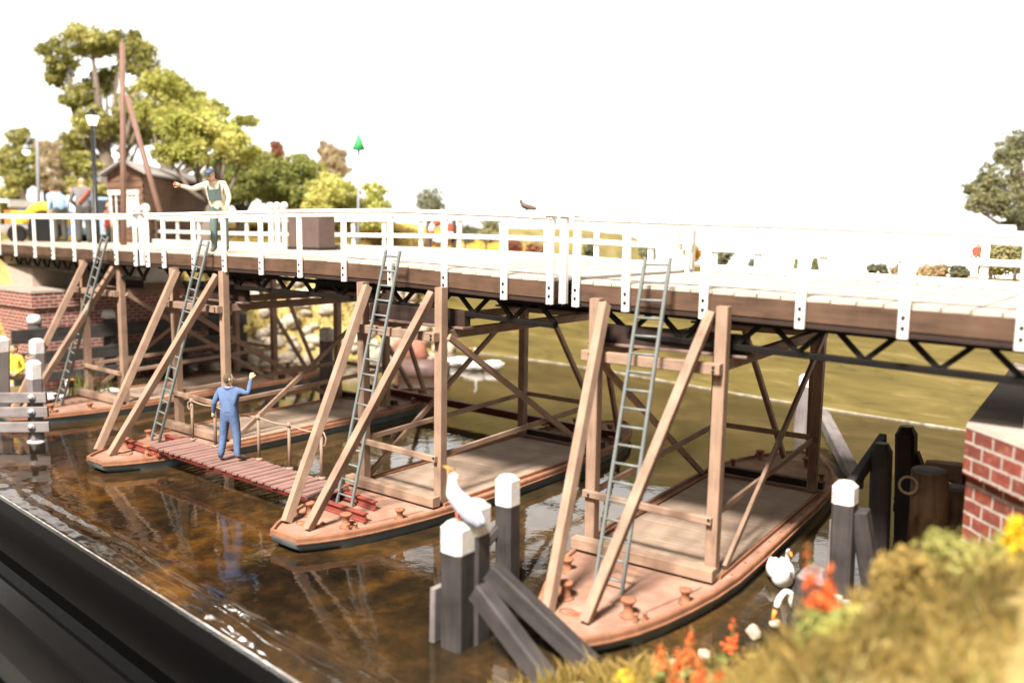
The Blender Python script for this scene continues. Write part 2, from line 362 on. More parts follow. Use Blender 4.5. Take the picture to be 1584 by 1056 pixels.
def grid(name, xs, ys, hf, mat):
    nx, ny = len(xs), len(ys); v = [(x*U, y*U, hf(x,y)*U) for y in ys for x in xs]
    f = [(j*nx+i, j*nx+i+1, (j+1)*nx+i+1, (j+1)*nx+i) for j in range(ny-1) for i in range(nx-1)]
    me = bpy.data.meshes.new(name); me.from_pydata(v, [], f); me.materials.append(mat); me.polygons.foreach_set('use_smooth', [True]*len(f))
    o = bpy.data.objects.new(name, me); C.objects.link(o); return o
def water():
    xs = np.concatenate([np.linspace(-64,-26,60), np.linspace(-25.8,0,200), np.linspace(.3,10,16)])
    offs = np.concatenate([np.linspace(0,1.6,26), np.linspace(1.75,28.5,80)])
    nx, ny = len(xs), len(offs); v = []
    for o_ in offs:
        for x in xs:
            y = edge_y(x)+o_
            la = .35+.65*sstep(-17.5,-12.5,x)
            lip = la*math.exp(-((o_-.42-.16*nz(x,0,.5,2))/.10)**2)*.055*(.75+.5*nz(x,o_,1.3,3)) + la*math.exp(-((o_-.78-.14*nz(x,0,.45,5))/.09)**2)*.042*(.7+.7*nz(x,o_,1.5,4))
            z = lip + (.014*nz(x,y,3.1,6)*max(0,1-o_/1.5)) - .10*max(0,1-o_/.12)**2
            v.append((x*U, y*U, z*U))
    f = [(j*nx+i, j*nx+i+1, (j+1)*nx+i+1, (j+1)*nx+i) for j in range(ny-1) for i in range(nx-1)]
    me = bpy.data.meshes.new('water'); me.from_pydata(v, [], f); me.materials.append(water_mat()); me.polygons.foreach_set('use_smooth', [True]*len(f))
    o = bpy.data.objects.new('water', me); C.objects.link(o); tag(o, 'brown glossy river water under the pontoons', 'water', None, 'structure')
water()
floor = part('floor', paint('dark_hall_floor', (.05,.045,.04), .6, .2, .5), None, lambda m: m.box((-140,-60,-9.2),(60,90,-9.0)))
tag(floor, 'dark floor far below the layout', 'floor', None, 'structure')
# black boards in front
def board(label, off, ztop, zbot, depth):
    t = thing('layout_fascia_board', label, 'black board', EA+EN*off, 0, 'black boards along the front of the layout')
    p0 = EA-ED*30+EN*off; p1 = EB+ED*14+EN*off
    def f(m):
        a0, a1 = p0, p1; n = EN; u = Vector((0,0,1))
        prof = [(0,ztop-.05),(.05,ztop),(.13,ztop),(depth,ztop-.12),(depth+.03,ztop-.2),(depth-.28,zbot),(0,zbot)]
        A = [a0+n*q+u*z for q,z in prof]; B = [a1+n*q+u*z for q,z in prof]; i = m.add(A+B); k = len(prof)
        for j in range(k): m.face((i+j,i+k+j,i+k+(j+1)%k,i+(j+1)%k), [(0,0),(9,0),(9,.3),(0,.3)])
        m.face(range(i+k-1,i-1,-1), [(0,0)]*k); m.face(range(i+k,i+2*k), [(0,0)]*k)
    part('board', MT['black_gloss'], t, f, False)
    if off < 0:
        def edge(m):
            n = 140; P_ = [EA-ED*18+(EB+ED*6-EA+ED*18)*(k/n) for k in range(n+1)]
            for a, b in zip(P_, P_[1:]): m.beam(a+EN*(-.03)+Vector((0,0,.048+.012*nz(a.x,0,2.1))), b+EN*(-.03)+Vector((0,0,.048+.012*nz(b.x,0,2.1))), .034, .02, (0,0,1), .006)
        part('resin_edge', paint('resin_edge_highlight', (.30,.28,.25), .12, .7, 9, .6), t, edge, False)  # pale rim of the resin, its glossy highlight put into the colour
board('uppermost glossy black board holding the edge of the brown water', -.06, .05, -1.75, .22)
board('second black board, one step below the board at the water edge', .42, -1.42, -3.2, .5)
board('lowest black board in the bottom corner below the other two', 1.1, -3.0, -5, .6)

def ground_mat(name, a, b, c):
    t = NT(name); P = t.n('ShaderNodeNewGeometry').outputs['Position']
    n = t.n('ShaderNodeTexNoise', i_Scale=.8, i_Detail=8.0, i_Roughness=.7); t.l(P, n.inputs[0])
    r = t.ramp(n.outputs[0], [(.33,a),(.5,b),(.66,c)]); t.l(r.outputs[0], t.b.inputs['Base Color']); t.b.inputs['Roughness'].default_value = .95
    n2 = t.n('ShaderNodeTexNoise', i_Scale=9.0, i_Detail=5.0); t.l(P, n2.inputs[0]); t.bump(n2.outputs[0], .8, .06); return t.m
# painted backdrop: flat board with a painted olive river
def backdrop():
    t = NT('painted_olive_river'); P = t.n('ShaderNodeNewGeometry').outputs['Position']
    mp = t.n('ShaderNodeMapping'); mp.inputs['Scale'].default_value = (.42,.42,3.0); mp.inputs['Rotation'].default_value = (0,.18,0); t.l(P, mp.inputs[0])
    n = t.n('ShaderNodeTexNoise', i_Scale=1.0, i_Detail=6.0, i_Roughness=.6, i_Distortion=.8); t.l(mp.outputs[0], n.inputs[0])
    r = t.ramp(n.outputs[0], [(.30,(.075,.064,.022)),(.42,(.155,.120,.034)),(.55,(.20,.152,.043)),(.70,(.29,.225,.085))]); t.l(r.outputs[0], t.b.inputs['Base Color'])
    t.b.inputs['Roughness'].default_value = .6
    pl = [(-42,36.2),(-32.26,35.7),(-25.3,35.65),(-21.2,35.2),(-15.1,34.0),(-10.0,33.15),(-5.8,32.7),(6,31.6)]
    b = MB()
    for (x0,y0),(x1,y1) in zip(pl, pl[1:]): b.quad((x0,y0,-.05),(x1,y1,-.05),(x1,y1,5.12),(x0,y0,5.12))
    for (x0,y0),(x1,y1) in zip(pl, pl[1:]): b.quad((x1,y1+.12,-.05),(x0,y0+.12,-.05),(x0,y0+.12,5.12),(x1,y1+.12,5.12))
    for (x0,y0),(x1,y1) in zip(pl, pl[1:]): b.quad((x0,y0,5.12),(x1,y1,5.12),(x1,y1+.12,5.12),(x0,y0+.12,5.12))
    th = thing('painted_backdrop', 'olive painted river backdrop board rising from the water behind the bridge', 'backdrop', (-15,34,0))
    b.build('panel', t.m, th, False)
    e = MB()
    for (x0,y0),(x1,y1) in zip(pl[1:], pl[2:]):
        for k in range(10):
            a, c = k/10, (k+1)/10; h0 = .026+.03*nz(lerp(x0,x1,a),3,2.1); h1 = .026+.03*nz(lerp(x0,x1,c),3,2.1)
            e.beam((lerp(x0,x1,a),lerp(y0,y1,a)-.05,.02),(lerp(x0,x1,c),lerp(y0,y1,c)-.05,.02), .10, h0*2, (0,0,1), .01, .10, h1*2)
    e.build('resin_edge', paint('dried_resin_edge', (.42,.38,.30), .2, .7, 2.5, .5), th, False)
    # bank behind the painted river
    fm = paint('far_meadow', (.42,.24,.05), .9, .35, .35, .1, 0, (.36,.36,.06))
    b2 = MB()
    for (x0,y0),(x1,y1) in zip(pl, pl[1:]):
        b2.quad((x0,y0+.13,5.09),(x1,y1+.13,5.09),(x1-1,y1+5.5,5.0),(x0-1,y0+5.5,5.0))
    tag(b2.build('far_bank', fm, None), 'far meadow bank on the horizon', 'ground', None, 'structure')
backdrop()

def hill():
    m = MB(); prof = [(470,352),(560,342),(640,346),(700,363),(760,373),(850,394),(900,404),(960,409)]
    for (p0,q0),(p1,q1) in zip(prof, prof[1:]):
        n = 4
        for k in range(n):
            a = [lerp(p0,p1,k/n), lerp(p0,p1,(k+1)/n)]; b = [lerp(q0,q1,k/n), lerp(q0,q1,(k+1)/n)]
            t0, t1 = at_y(a[0],b[0]+2*nz(a[0],1,.05),39.5), at_y(a[1],b[1]+2*nz(a[1],1,.05),39.5); f0, f1 = at_y(a[0],b[0]+60,36.3), at_y(a[1],b[1]+60,36.3)
            f0.z = f1.z = 4.9; m.quad(f0,f1,t1,t0); m.quad(t0,t1,Vector((t1.x-2,t1.y+5,4)),Vector((t0.x-2,t0.y+5,4)))
    o = m.build('hill', ground_mat('autumn_hill', (.62,.30,.05), (.66,.40,.06), (.50,.42,.09)), None); tag(o, 'orange autumn hillside across the water', 'hill', None, 'structure')
# left bank: road level behind the abutment, slope with stones down to the water
def hl(x, y):
    sh = -35.0 if y < 24 else interp(y, [(24,-36.2),(27,-34.9),(29.6,-33.2),(31.5,-30.6),(34.7,-31.5),(40,-31)])
    if y < 24: sh = interp(y, [(8,-40.5),(12,-38.4),(15,-37.6),(24,-36.8)])
    w = 5.2 if y > 22 else 6.5
    h = -.35+6.05*sstep(0, w, sh-x+.25)+.22*nz(x,y,.7,1)*sstep(0,1.5,sh-x)
    if y > 30: h += .9*sstep(30,37,y)*sstep(2,8,sh-x)
    return h
hill()
gb = grid('left_bank', np.linspace(-95,-29,150), np.linspace(9.2,62,110), hl, ground_mat('bank_scatter', (.20,.16,.06), (.38,.30,.10), (.50,.41,.16)))
tag(gb, 'bank of golden grass behind the left abutment', 'bank', None, 'structure')
def hr(x, y):
    sh = interp(y, [(6,-7.8),(9,-7.3),(10.3,-6.65),(11.2,-5.95),(12,-5.0),(13,-4.5),(14,-4.3),(18,-4.1),(22,-3.3),(33,-2)])
    d = x-sh
    near = interp(d, [(0,0),(.4,.32),(.86,.52),(1.73,.76),(2.54,.92),(3.3,1.32),(4,1.9),(4.6,2.65),(5.1,3.1),(7,3.8),(12,4.4)])
    far = interp(d, [(0,0),(.5,.15),(1.2,.35),(2.0,.85),(2.8,1.9),(4.5,2.9),(7,3.5),(12,3.9)])
    h = -.3+.3*sstep(0,.3,d)+lerp(near, far, sstep(10.2,12.6,y))*lerp(.72, 1, sstep(6.2,9.2,y))
    h += .12*nz(x,y,1.1,9)*sstep(0,1,d)
    if y > 16.5: h = min(h, lerp(h, .9, sstep(16.5,19,y)))
    return h
gr = grid('right_bank', np.linspace(-8.4,12,118), np.linspace(6.2,33,146), hr, ground_mat('right_bank_turf', (.11,.09,.035), (.24,.18,.06), (.34,.26,.10)))
tag(gr, 'grassy bank in front of the right brick pier', 'bank', None, 'structure')

# ------------------------------------------------------------------ BRIDGE
def yn(x): return interp(x, [(-44,17.1),(-26.3,15.12),(-10.1,14.72),(4,14.72)])      # near edge of the bridge
def zfb(x): return interp(x, [(-44,5.33),(-30,5.36),(-26,5.40),(-18,5.41),(-15,5.36),(-11.6,5.25),(-9.8,5.22),(-7,5.18),(-1.9,5.08),(3,4.98)])   # underside of the fascia
def zrt(x): return interp(x, [(-44,7.02),(-30,6.99),(-26,7.0),(-18,7.10),(-15,7.10),(-11.6,7.0),(-9.8,6.92),(-7,6.85),(-5.2,6.81),(-1.9,6.70),(3,6.55)])
def on_edge(px, py):
    r = ray(px, py); x = 0; t = 15/r.y
    for _ in range(20): t = yn(r.x*t)/r.y
    return r.x*t
BW = 6.15; FH = .36
near_px = [(1580,530),(1398,512),(1239,497),(1090,485),(970,473),(893,466),(853,460),(782,455),(690,448),(607,440),(535,430),(467,424),(407,420),(350,413),(303,412),(257,412),(232,410),(213,408),(183,402),(150,403),(118,399),(85,397),(57,396),(27,395),(2,394)]
post_x = [on_edge(*p) for p in near_px]
RIGHT = [2.9,1.3,-.35]+post_x[:6]; MID = post_x[6:17]; LEFT = post_x[17:]+[post_x[-1]-1.6*k for k in (1,2,3,4)]
def span(label, xs, xa, xb, mid_rail_near=False):
    t = thing('bridge_span', label, 'bridge', ((xa+xb)/2, yn((xa+xb)/2), zfb((xa+xb)/2)), 0, 'spans of the white railed bridge')
    seg = sorted(set([xa,xb]+[x for x in xs if xb+.05 < x < xa-.05]), reverse=True)
    def fas(side):
        def f(m):
            for a, b in zip(seg, seg[1:]):
                y = (lambda x: yn(x)+.09) if side == 0 else (lambda x: yn(x)+BW)
                m.beam((a,y(a),zfb(a)+FH/2),(b,y(b),zfb(b)+FH/2), .16, FH, (0,0,1), .015)
                pass
        return f
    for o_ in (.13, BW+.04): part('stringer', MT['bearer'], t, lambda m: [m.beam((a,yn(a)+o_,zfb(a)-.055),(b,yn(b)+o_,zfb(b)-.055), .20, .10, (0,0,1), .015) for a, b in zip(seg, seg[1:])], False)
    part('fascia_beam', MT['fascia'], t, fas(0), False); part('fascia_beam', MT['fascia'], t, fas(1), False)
    def deck(m):
        L = xa-xb; n = int(L/.42)
        for k in range(n):
            x = xa-(k+.5)*L/n; y = yn(x); z = zfb(x)+FH+.035+.004*random.uniform(-1,1)
            m.beam((x,y+.005,z),(x+random.uniform(-.004,.004),y+BW+.1,z), L/n-.022, .07, (0,0,1), .008)
    part('deck_planks', MT['deck_board'], t, deck, False)
    def kerb(m):
        for a, b in zip(seg, seg[1:]): m.beam((a,yn(a)+BW-.28,zfb(a)+FH+.16),(b,yn(b)+BW-.28,zfb(b)+FH+.16), .18, .18, (0,0,1), .02)
    part('kerb', MT['white'], t, kerb, False)
    for side in (0,1):
        off = -.02 if side == 0 else BW+.12
        def rail(m):
            e = [xa]+[x for x in seg[1:-1]]+[xb]
            for a, b in zip(e, e[1:]):
                m.beam((a,yn(a)+off,zrt(a)-.055),(b,yn(b)+off,zrt(b)-.055), .19, .11, (0,0,1), .035)
                m.beam((a,yn(a)+off,zrt(a)-.155),(b,yn(b)+off,zrt(b)-.155), .15, .09, (0,0,1), .01)
        part('top_rail', MT['white'], t, rail, False)
        if side == 1:
            def mrail(m):
                for a, b in zip(seg, seg[1:]):
                    za, zb_ = lerp(zfb(a)+FH, zrt(a), .47), lerp(zfb(b)+FH, zrt(b), .47)
                    m.beam((a,yn(a)+off-.02,za),(b,yn(b)+off-.02,zb_), .07, .15, (0,0,1), .012)
            part('middle_rail', MT['white'], t, mrail, False)
        for x in xs:
            if not (xb-.01 <= x <= xa+.01): continue
            def pst(m):
                y = yn(x)+(-.055 if side == 0 else BW+.16); tilt = random.uniform(-.012,.012)
                m.beam((x,y,zfb(x)-.10),(x+tilt,y,zrt(x)-.12), .165, .075, (0,1,0), .012)
            p = part('rail_post', MT['white'], t, pst, False)
            if side == 0:
                for dz in (.07,.24):
                    q = MB(); y = yn(x)-.055-.0375
                    q.smooth = True; q.tube([(x,y+.01,zfb(x)+dz),(x,y-.018,zfb(x)+dz),(x,y-.03,zfb(x)+dz)], [.034,.034,.016], 8)
                    q.build('bolt', MT['bolt'], p, False); 
                    c_ = p.children[-1]; 
    return t, seg
def fix_bolts(t):
    for p in t.children:
        for c_ in p.children:
            c_.data.transform(Matrix.Translation(-t.location))
spR, segR = span('right span of the bridge, pale planked deck and white railing over the nearest pontoon', RIGHT, 2.9, RIGHT[-1]-.06)
spM, segM = span('middle span of the bridge where the man in bib overalls stands', MID, MID[0]+.06, MID[-1]-.06)
spL, segL = span('left span of the bridge reaching the left brick abutment', LEFT, LEFT[0]+.05, LEFT[-1])
for s_ in (spR, spM, spL): fix_bolts(s_)
def truss(t, xa, xb, joints, end_up=None):
    for off in (.36, BW-.35):
        def f(m):
            dep = lambda x: interp(x, [(-44,.56),(-20,.56),(-1,.62),(3,.64)])
            y = lambda x: yn(x)+off; zt = lambda x: zfb(x)-.12; zb_ = lambda x: zfb(x)-dep(x)
            js = [j for j in joints if xb-.2 < j < xa+.2]
            for a, b in zip(js, js[1:]):
                m.beam((a,y(a),zb_(a)),(b,y(b),zb_(b)), .16, .11, (0,0,1), .008)
                mid = (a+b)/2
                for s0, s1 in ((a, mid+.09), (b, mid-.09)):
                    m.beam((s0,y(s0),zb_(s0)+.03),(s1,y(s1),zt(s1)), .09, .075, (0,1,0), .006)
            m.beam((xa,y(xa),zt(xa)),(xb,y(xb),zt(xb)), .14, .10, (0,0,1), .008)
            e0, e1 = js[0], js[-1]
            if xa-e0 > .3: m.beam((e0,y(e0),zb_(e0)+.03),(min(xa,e0+.6),y(e0),zt(e0)), .10, .08, (0,1,0), .006)
            if e1-xb > .3: m.beam((e1,y(e1),zb_(e1)+.03),(max(xb,e1-.6),y(e1),zt(e1)), .10, .08, (0,1,0), .006)
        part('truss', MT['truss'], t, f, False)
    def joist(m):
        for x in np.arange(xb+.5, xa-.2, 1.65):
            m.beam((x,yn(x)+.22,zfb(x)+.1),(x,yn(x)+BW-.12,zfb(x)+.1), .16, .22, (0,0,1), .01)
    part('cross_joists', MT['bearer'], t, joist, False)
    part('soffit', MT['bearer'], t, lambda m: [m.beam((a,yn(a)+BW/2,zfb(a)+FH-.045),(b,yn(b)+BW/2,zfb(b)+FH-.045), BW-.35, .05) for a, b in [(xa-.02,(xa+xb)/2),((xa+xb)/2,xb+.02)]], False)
jt = [1.6,.45,-.72,-1.89,-3.07,-4.23,-5.36,-6.5,-7.6,-8.75]
truss(spR, 2.9, RIGHT[-1]-.05, jt)
truss(spM, MID[0]+.05, MID[-1]-.05, [-10.55-1.16*k for k in range(14)])
truss(spL, LEFT[0], LEFT[-1]+.3, [LEFT[0]-.4-1.16*k for k in range(18)])
# white hinge posts where the spans meet
def joint_post(label, x, finial, parent):
    def f(m): m.beam((x,yn(x)-.03,zfb(x)-.06),(x,yn(x)-.03,zrt(x)-.02), .16, .12, (0,1,0), .012)
    t = thing('joint_post', label, 'post', (x, yn(x), zfb(x)), 0, 'white posts where the spans meet')
    part('shaft', MT['white'], t, f, False)
    part('cap_plate', MT['white'], t, lambda m: m.box((x-.42,yn(x)-.14,zrt(x)-.005),(x+.42,yn(x)+.12,zrt(x)+.025)), False)
    if finial:
        for dx in (-.27,.27): part('finial', MT['white'], t, lambda m: m.ball((x+dx,yn(x)-.02,zrt(x)+.17), .15), False)
    else: part('pin', MT['white'], t, lambda m: m.lathe((x,yn(x),zrt(x)+.02), [(.07,0),(.07,.03),(.03,.05)], 10), False)
joint_post('square white post closing the gap beside the small brown bird', (RIGHT[-1]+MID[0])/2, False, spR)
joint_post('white post with ball finials in front of the shed', (LEFT[0]+MID[-1])/2, True, spM)

# ------------------------------------------------------------------ PONTOON BOATS
def hw(y):   # half width of the hull at local y (frame origin = near posts)
    return interp(y, [(-3.66,.40),(-3.3,.66),(-2.8,.93),(-2.2,1.16),(-1.5,1.36),(-.7,1.52),(.2,1.62),(1.5,1.66),(5.5,1.66),(6.8,1.60),(7.8,1.46),(8.7,1.18),(9.5,.78),(10.0,.45),(10.3,.16),(10.38,.02)])
def hc(y): return interp(y, [(-3.66,.26),(-1.5,.14),(2,.06),(10.4,.0)])
HY = [-3.66,-3.5,-3.3,-3.05,-2.8,-2.5,-2.2,-1.85,-1.5,-1.1,-.7,-.25,.2,.9,1.5,3.5,5.5,6.2,6.8,7.3,7.8,8.3,8.7,9.1,9.5,9.8,10.0,10.18,10.3,10.38]
def outline(ins, dy0=0, dy1=0):
    r = []; l = []
    for y in HY:
        yy = min(max(y, -3.66+dy0), 10.38-dy1); w = max(hw(yy)-ins, .015)
        r.append((hc(yy)+w, yy)); l.append((hc(yy)-w, yy))
    return r+l[::-1]
def loft(m, rings):
    n = len(rings[0]); ids = [m.add(r) for r in rings]
    for a, b in zip(ids, ids[1:]):
        for k in range(n):
            k2 = (k+1)%n; m.face((a+k,a+k2,b+k2,b+k), [(k*.1,0),(k*.1+.1,0),(k*.1+.1,.1),(k*.1,.1)])
    return ids
def make_boat():
    t = thing('pontoon_boat', '', 'boat', (0,0,0), 0, 'pontoon boats carrying the bridge')
    def hull(m):
        m.smooth = True
        rake = lambda p, k: (p[0], p[1]+(.42*k if p[1] < -3 else 0)-(.3*k if p[1] > 9.5 else 0))
        A = [(p[0],p[1],.30) for p in outline(.0)]; B = [(p[0],p[1],.16) for p in outline(.02)]
        c_ = [(*rake(p,.55),.02) for p in outline(.06)]; d = [(*rake(p,1),-.12) for p in outline(.12)]
        loft(m, [d,c_,B,A])
    part('hull', MT['hull'], t, hull)
    def wl(m):
        rake = lambda p, k: (p[0], p[1]+(.42*k if p[1] < -3 else 0)-(.3*k if p[1] > 9.5 else 0))
        loft(m, [[(*rake(p,.62),.012) for p in outline(.055)],[(*rake(p,.62),.026) for p in outline(.045)]])
    part('waterline_stripe', MT['water_mark'], t, wl)
    def rim(m):
        o0 = outline(-.03); o1 = outline(.07, .07, .1)
        loft(m, [[(*p,.27) for p in o0],[(*p,.37) for p in o0],[(*p,.40) for p in outline(-.015)],[(*p,.40) for p in outline(.055,.055,.08)],[(*p,.33) for p in o1]])
        o2 = outline(-.055)
        loft(m, [[(*p,.255) for p in o0],[(*p,.262) for p in o2],[(*p,.285) for p in o2],[(*p,.29) for p in o0]])
    part('gunwale', MT['rim'], t, rim)
    def deck(m):
        o = [(*p,.335) for p in outline(.05,.05,.08)]; n = len(HY)
        i = m.add(o)
        for k in range(n-1): m.face((i+k,i+k+1,i+2*n-2-k,i+2*n-1-k), [(o[j][0],o[j][1]) for j in (k,k+1,2*n-2-k,2*n-1-k)])
        m.box((-.98+.15,-2.25,.335),(1.1,-2.1,.337))
    part('deck', MT['deck_tan'], t, deck)
    part('fore_hatch', MT['deck_tan'], t, lambda m: m.prism([(-.72,-2.15),(.98,-2.2),(1.28,-1.05),(1.36,-.62),(-1.22,-.62),(-1.08,-1.2)], .335, .372, .99))
    part('aft_hatch', MT['deck_tan'], t, lambda m: m.prism([(-1.25,6.95),(1.28,6.95),(1.1,8.2),(.7,9.0),(-.7,9.0),(-1.05,8.2)], .335, .365, .99))
    def covers(m):
        n = 6; a, b = -.02, 6.3
        for k in range(n):
            y0 = lerp(a,b,k/n)+.008; y1 = lerp(a,b,(k+1)/n)-.008; xc = .06
            m.beam((-1.34+xc,(y0+y1)/2,.36+.002*random.uniform(-1,1)),(1.34+xc,(y0+y1)/2,.36), y1-y0, .05, (0,0,1), .008)
    part('hatch_covers', MT['hatch'], t, covers)
    def coam(m):
        for sx in (-1,1): m.beam((.06+sx*1.40,-.05,.375),(.06+sx*1.40,6.35,.375), .05, .085, (0,0,1), .01)
    part('coaming', MT['rust'], t, coam)
    for sx in (-1,1):
        for k in range(9): part('deck_stud', MT['rust'], t, lambda m: m.lathe((.06+sx*1.50, .3+k*.72, .335), [(.028,0),(.028,.02),(.012,.03)], 6))
    for x, y, s_ in [(-1.0,-1.39,.85),(-.41,-2.43,1),(.80,-2.43,1),(1.36,-1.38,.85),(-.79,8.7,.95),(.5,8.7,.95),(1.2,7.6,.7),(-1.15,7.6,.7)]:
        def bol(m):
            m.lathe((x,y,.335), [(.15*s_,0),(.15*s_,.025),(.085*s_,.03),(.078*s_,.2*s_),(.12*s_,.25*s_),(.135*s_,.275*s_),(.13*s_,.30*s_),(.09*s_,.315*s_)], 14)
        part('bollard', MT['rust'], t, bol)
    for x, y in [(1.0,-2.55),(1.1,-2.42),(-.62,-2.6),(-.95,8.85),(.68,8.85)]:
        part('cleat', MT['rust'], t, lambda m: (m.lathe((x,y,.335), [(.05,0),(.04,.02),(.035,.12),(.05,.14),(.03,.15)], 8)))
    def ring(m):
        m.tube([(-.08+.16*math.cos(a),-2.9+.11*math.sin(a),.35) for a in np.linspace(0,2*math.pi,13)], .012, 5)
        m.lathe((.25,-2.62,.335), [(.06,0),(.05,.03),(.02,.05)], 8)
    part('deck_ring', MT['rust'], t, ring)
    def plate(m):
        m.beam((-.1,-2.95,.34),(.42,-2.72,.345), .16, .012, (0,0,1), .002)
        m.tube([(.05,-3.0,.345),(.2,-2.88,.36),(.32,-2.9,.36),(.45,-2.75,.345)], .012, 5)
    part('deck_plate', MT['rust'], t, plate)
    return t
W, TL, HT, HCB, HR, HRF, BD, BWD, HBT = 1.28, 6.466, 5.035, 3.935, 1.12, 1.36, 3.1, .36, 4.92
def make_trestle(var):
    t = thing('timber_trestle', '', 'trestle', (0,0,0), 0, 'timber trestles on the pontoons'); mat = MT['trestle']
    j = lambda a=.012: random.uniform(-a, a)
    def P(name, a, b, w, h, up=(0,0,1), m_=mat): return part(name, m_, t, lambda m: m.beam(a, b, w, h, up, .012))
    for sx in (-1,1):
        P('post', (sx*W,0,.06), (sx*W+j(.02),j(.02),HT), .22, .22, (0,1,0))
        P('post', (sx*W,TL,.06), (sx*W+j(.02),TL+j(.02),HT-.06), .22, .22, (0,1,0))
        P('raking_strut', (sx*BWD,-BD,.03), (sx*(W-.205)+j(.01),-.05,HBT-.02*sx), .17, .20, (0,1,.3))
        P('raking_strut', (sx*.34,TL+2.95,.03), (sx*(W-.22),TL+.2,HBT), .13, .15, (0,1,.3))
        P('head_beam', (sx*(W-.02),.115,HCB+.02), (sx*(W-.02),TL-.115,HCB+.02), .17, .21)
        P('side_rail', (sx*(W-.02),.11,HR+.04), (sx*(W-.02),TL-.11,HRF), .07, .13)
        s_ = var*sx
        xo = sx*(W+.155)
        if s_ > 0: P('diagonal_brace', (xo,-.1+.35,.12), (xo,TL-.05,HT-.95), .08, .15, (0,1,.4))
        else: P('diagonal_brace', (xo,.12,HCB-.02), (xo,TL-.35,.12), .08, .15, (0,1,.4))
    P('cross_beam', (-W-.17+j(.05),-.20,HCB), (W+.07+j(.05),-.20,HCB-.01), .18, .20)
    P('cross_beam', (-W-.1,TL+.20,HCB), (W+.1,TL+.20,HCB), .16, .18)
    P('end_rail', (-W-.12,-.16,HR+.03), (W+.02,-.16,HR-.02), .09, .14)
    P('end_rail', (-W-.05,TL+.15,HRF), (W+.05,TL+.15,HRF-.01), .07, .13)
    P('sill', (-W-.22,-.32,.17), (W+.18,-.32,.165), .24, .22)
    P('sill', (-W-.2,TL+.28,.15), (W+.2,TL+.28,.15), .20, .18, (0,0,1), MT['bearer'])
    for sx in (-1,1): part('packing', MT['bearer'], t, lambda m: m.box((sx*1.1-.22,-.42,.03),(sx*1.1+.22,-.2,.058)))
    for sx in (-1,1):
        for z in (HCB+.03, HCB-.05, HR+.02): part('bolt', MT['bolt'], t, lambda m: m.tube([(sx*W-.02*sx,-.28 if z > 2 else -.2,z),(sx*W-.02*sx,-.31 if z > 2 else -.225,z)], .028, 7))
    for y in (.62, TL-.62):
        P('bearer', (-1.62,y,HCB+.36), (1.55,y,HCB+.36), .20, .36, (0,0,1), MT['bearer'])
        P('bearer_plate', (-1.70,y-.02,HCB+.155), (1.62,y-.02,HCB+.155), .44, .055, (0,0,1), MT['bearer_plate'])
    return t
BOATS = [(-7.866,14.551,.057),(-14.615,14.542,-.004),(-23.55,14.955,-.003),(-30.94,15.78,.008)]
BL = ['nearest pontoon boat, beside the two swans by the bank','second pontoon boat, its bow under the far right end of the gangway and red girders',
      'third pontoon boat, its bow under the left end of the red plank gangway','farthest pontoon boat, moored beside the left brick abutment']
TLB = ['timber trestle on the nearest pontoon, tallest and rightmost of the four','timber trestle on the second pontoon, directly behind the gull',
       'timber trestle on the third pontoon, behind the worker in blue','timber trestle on the farthest pontoon, in front of the brick abutment']
b0 = make_boat(); tA = make_trestle(1); tB = make_trestle(-1)
HOFF = [0,0,.30,.1]
for i, (x, y, a) in enumerate(BOATS):
    b = b0 if i == 0 else copy_tree(b0); b.location = Vector((x+HOFF[i],y,-.035))*U; b.rotation_euler = (0,0,a); b['label'] = BL[i]
    t = (tA if i == 0 else tB) if i < 2 else copy_tree(tA if i == 2 else tB)
    t.location = Vector((x,y,.30))*U; t.rotation_euler = (0,0,a); t['label'] = TLB[i]

# ------------------------------------------------------------------ LADDERS
def ladder(label, b, tp, w):
    b = Vector(b); tp = Vector(tp); t = thing('ladder', label, 'ladder', b, 0, 'grey ladders leaning on the bridge')
    d = (tp-b); L = d.length; sx = Vector((d.y,-d.x,0)); sx = Vector((1,0,0)) if sx.length < .05 else Vector((1,.0,0)); sx = (sx-d.normalized()*sx.dot(d.normalized())).normalized()
    for s_ in (-1,1): part('side_rail', MT['ladder'], t, lambda m: m.beam(b+sx*s_*w/2, tp+sx*s_*w/2*.92, .062, .085, (0,1,0), .018), False)
    n = int(L/.335)
    for k in range(n):
        q = b+d*((k+.6)/n); part('rung', MT['ladder'], t, lambda m: m.tube([q-sx*w*.48,q+sx*w*.48], .026, 7), False)
ladder('grey ladder from the nearest pontoon bow up to the bridge', (-7.70,12.78,.34), (-7.86,14.50,6.16), .56)
ladder('grey ladder standing between red girders on the second pontoon', (-14.92,13.02,.34), (-14.80,14.50,6.12), .50)
ladder('grey ladder just left of the worker in blue', (-23.6,13.4,.34), (-22.95,14.85,6.2), .42)
ladder('grey ladder at the farthest pontoon, by the white swan', (-31.05,14.1,.34), (-29.55,15.28,6.25), .42)

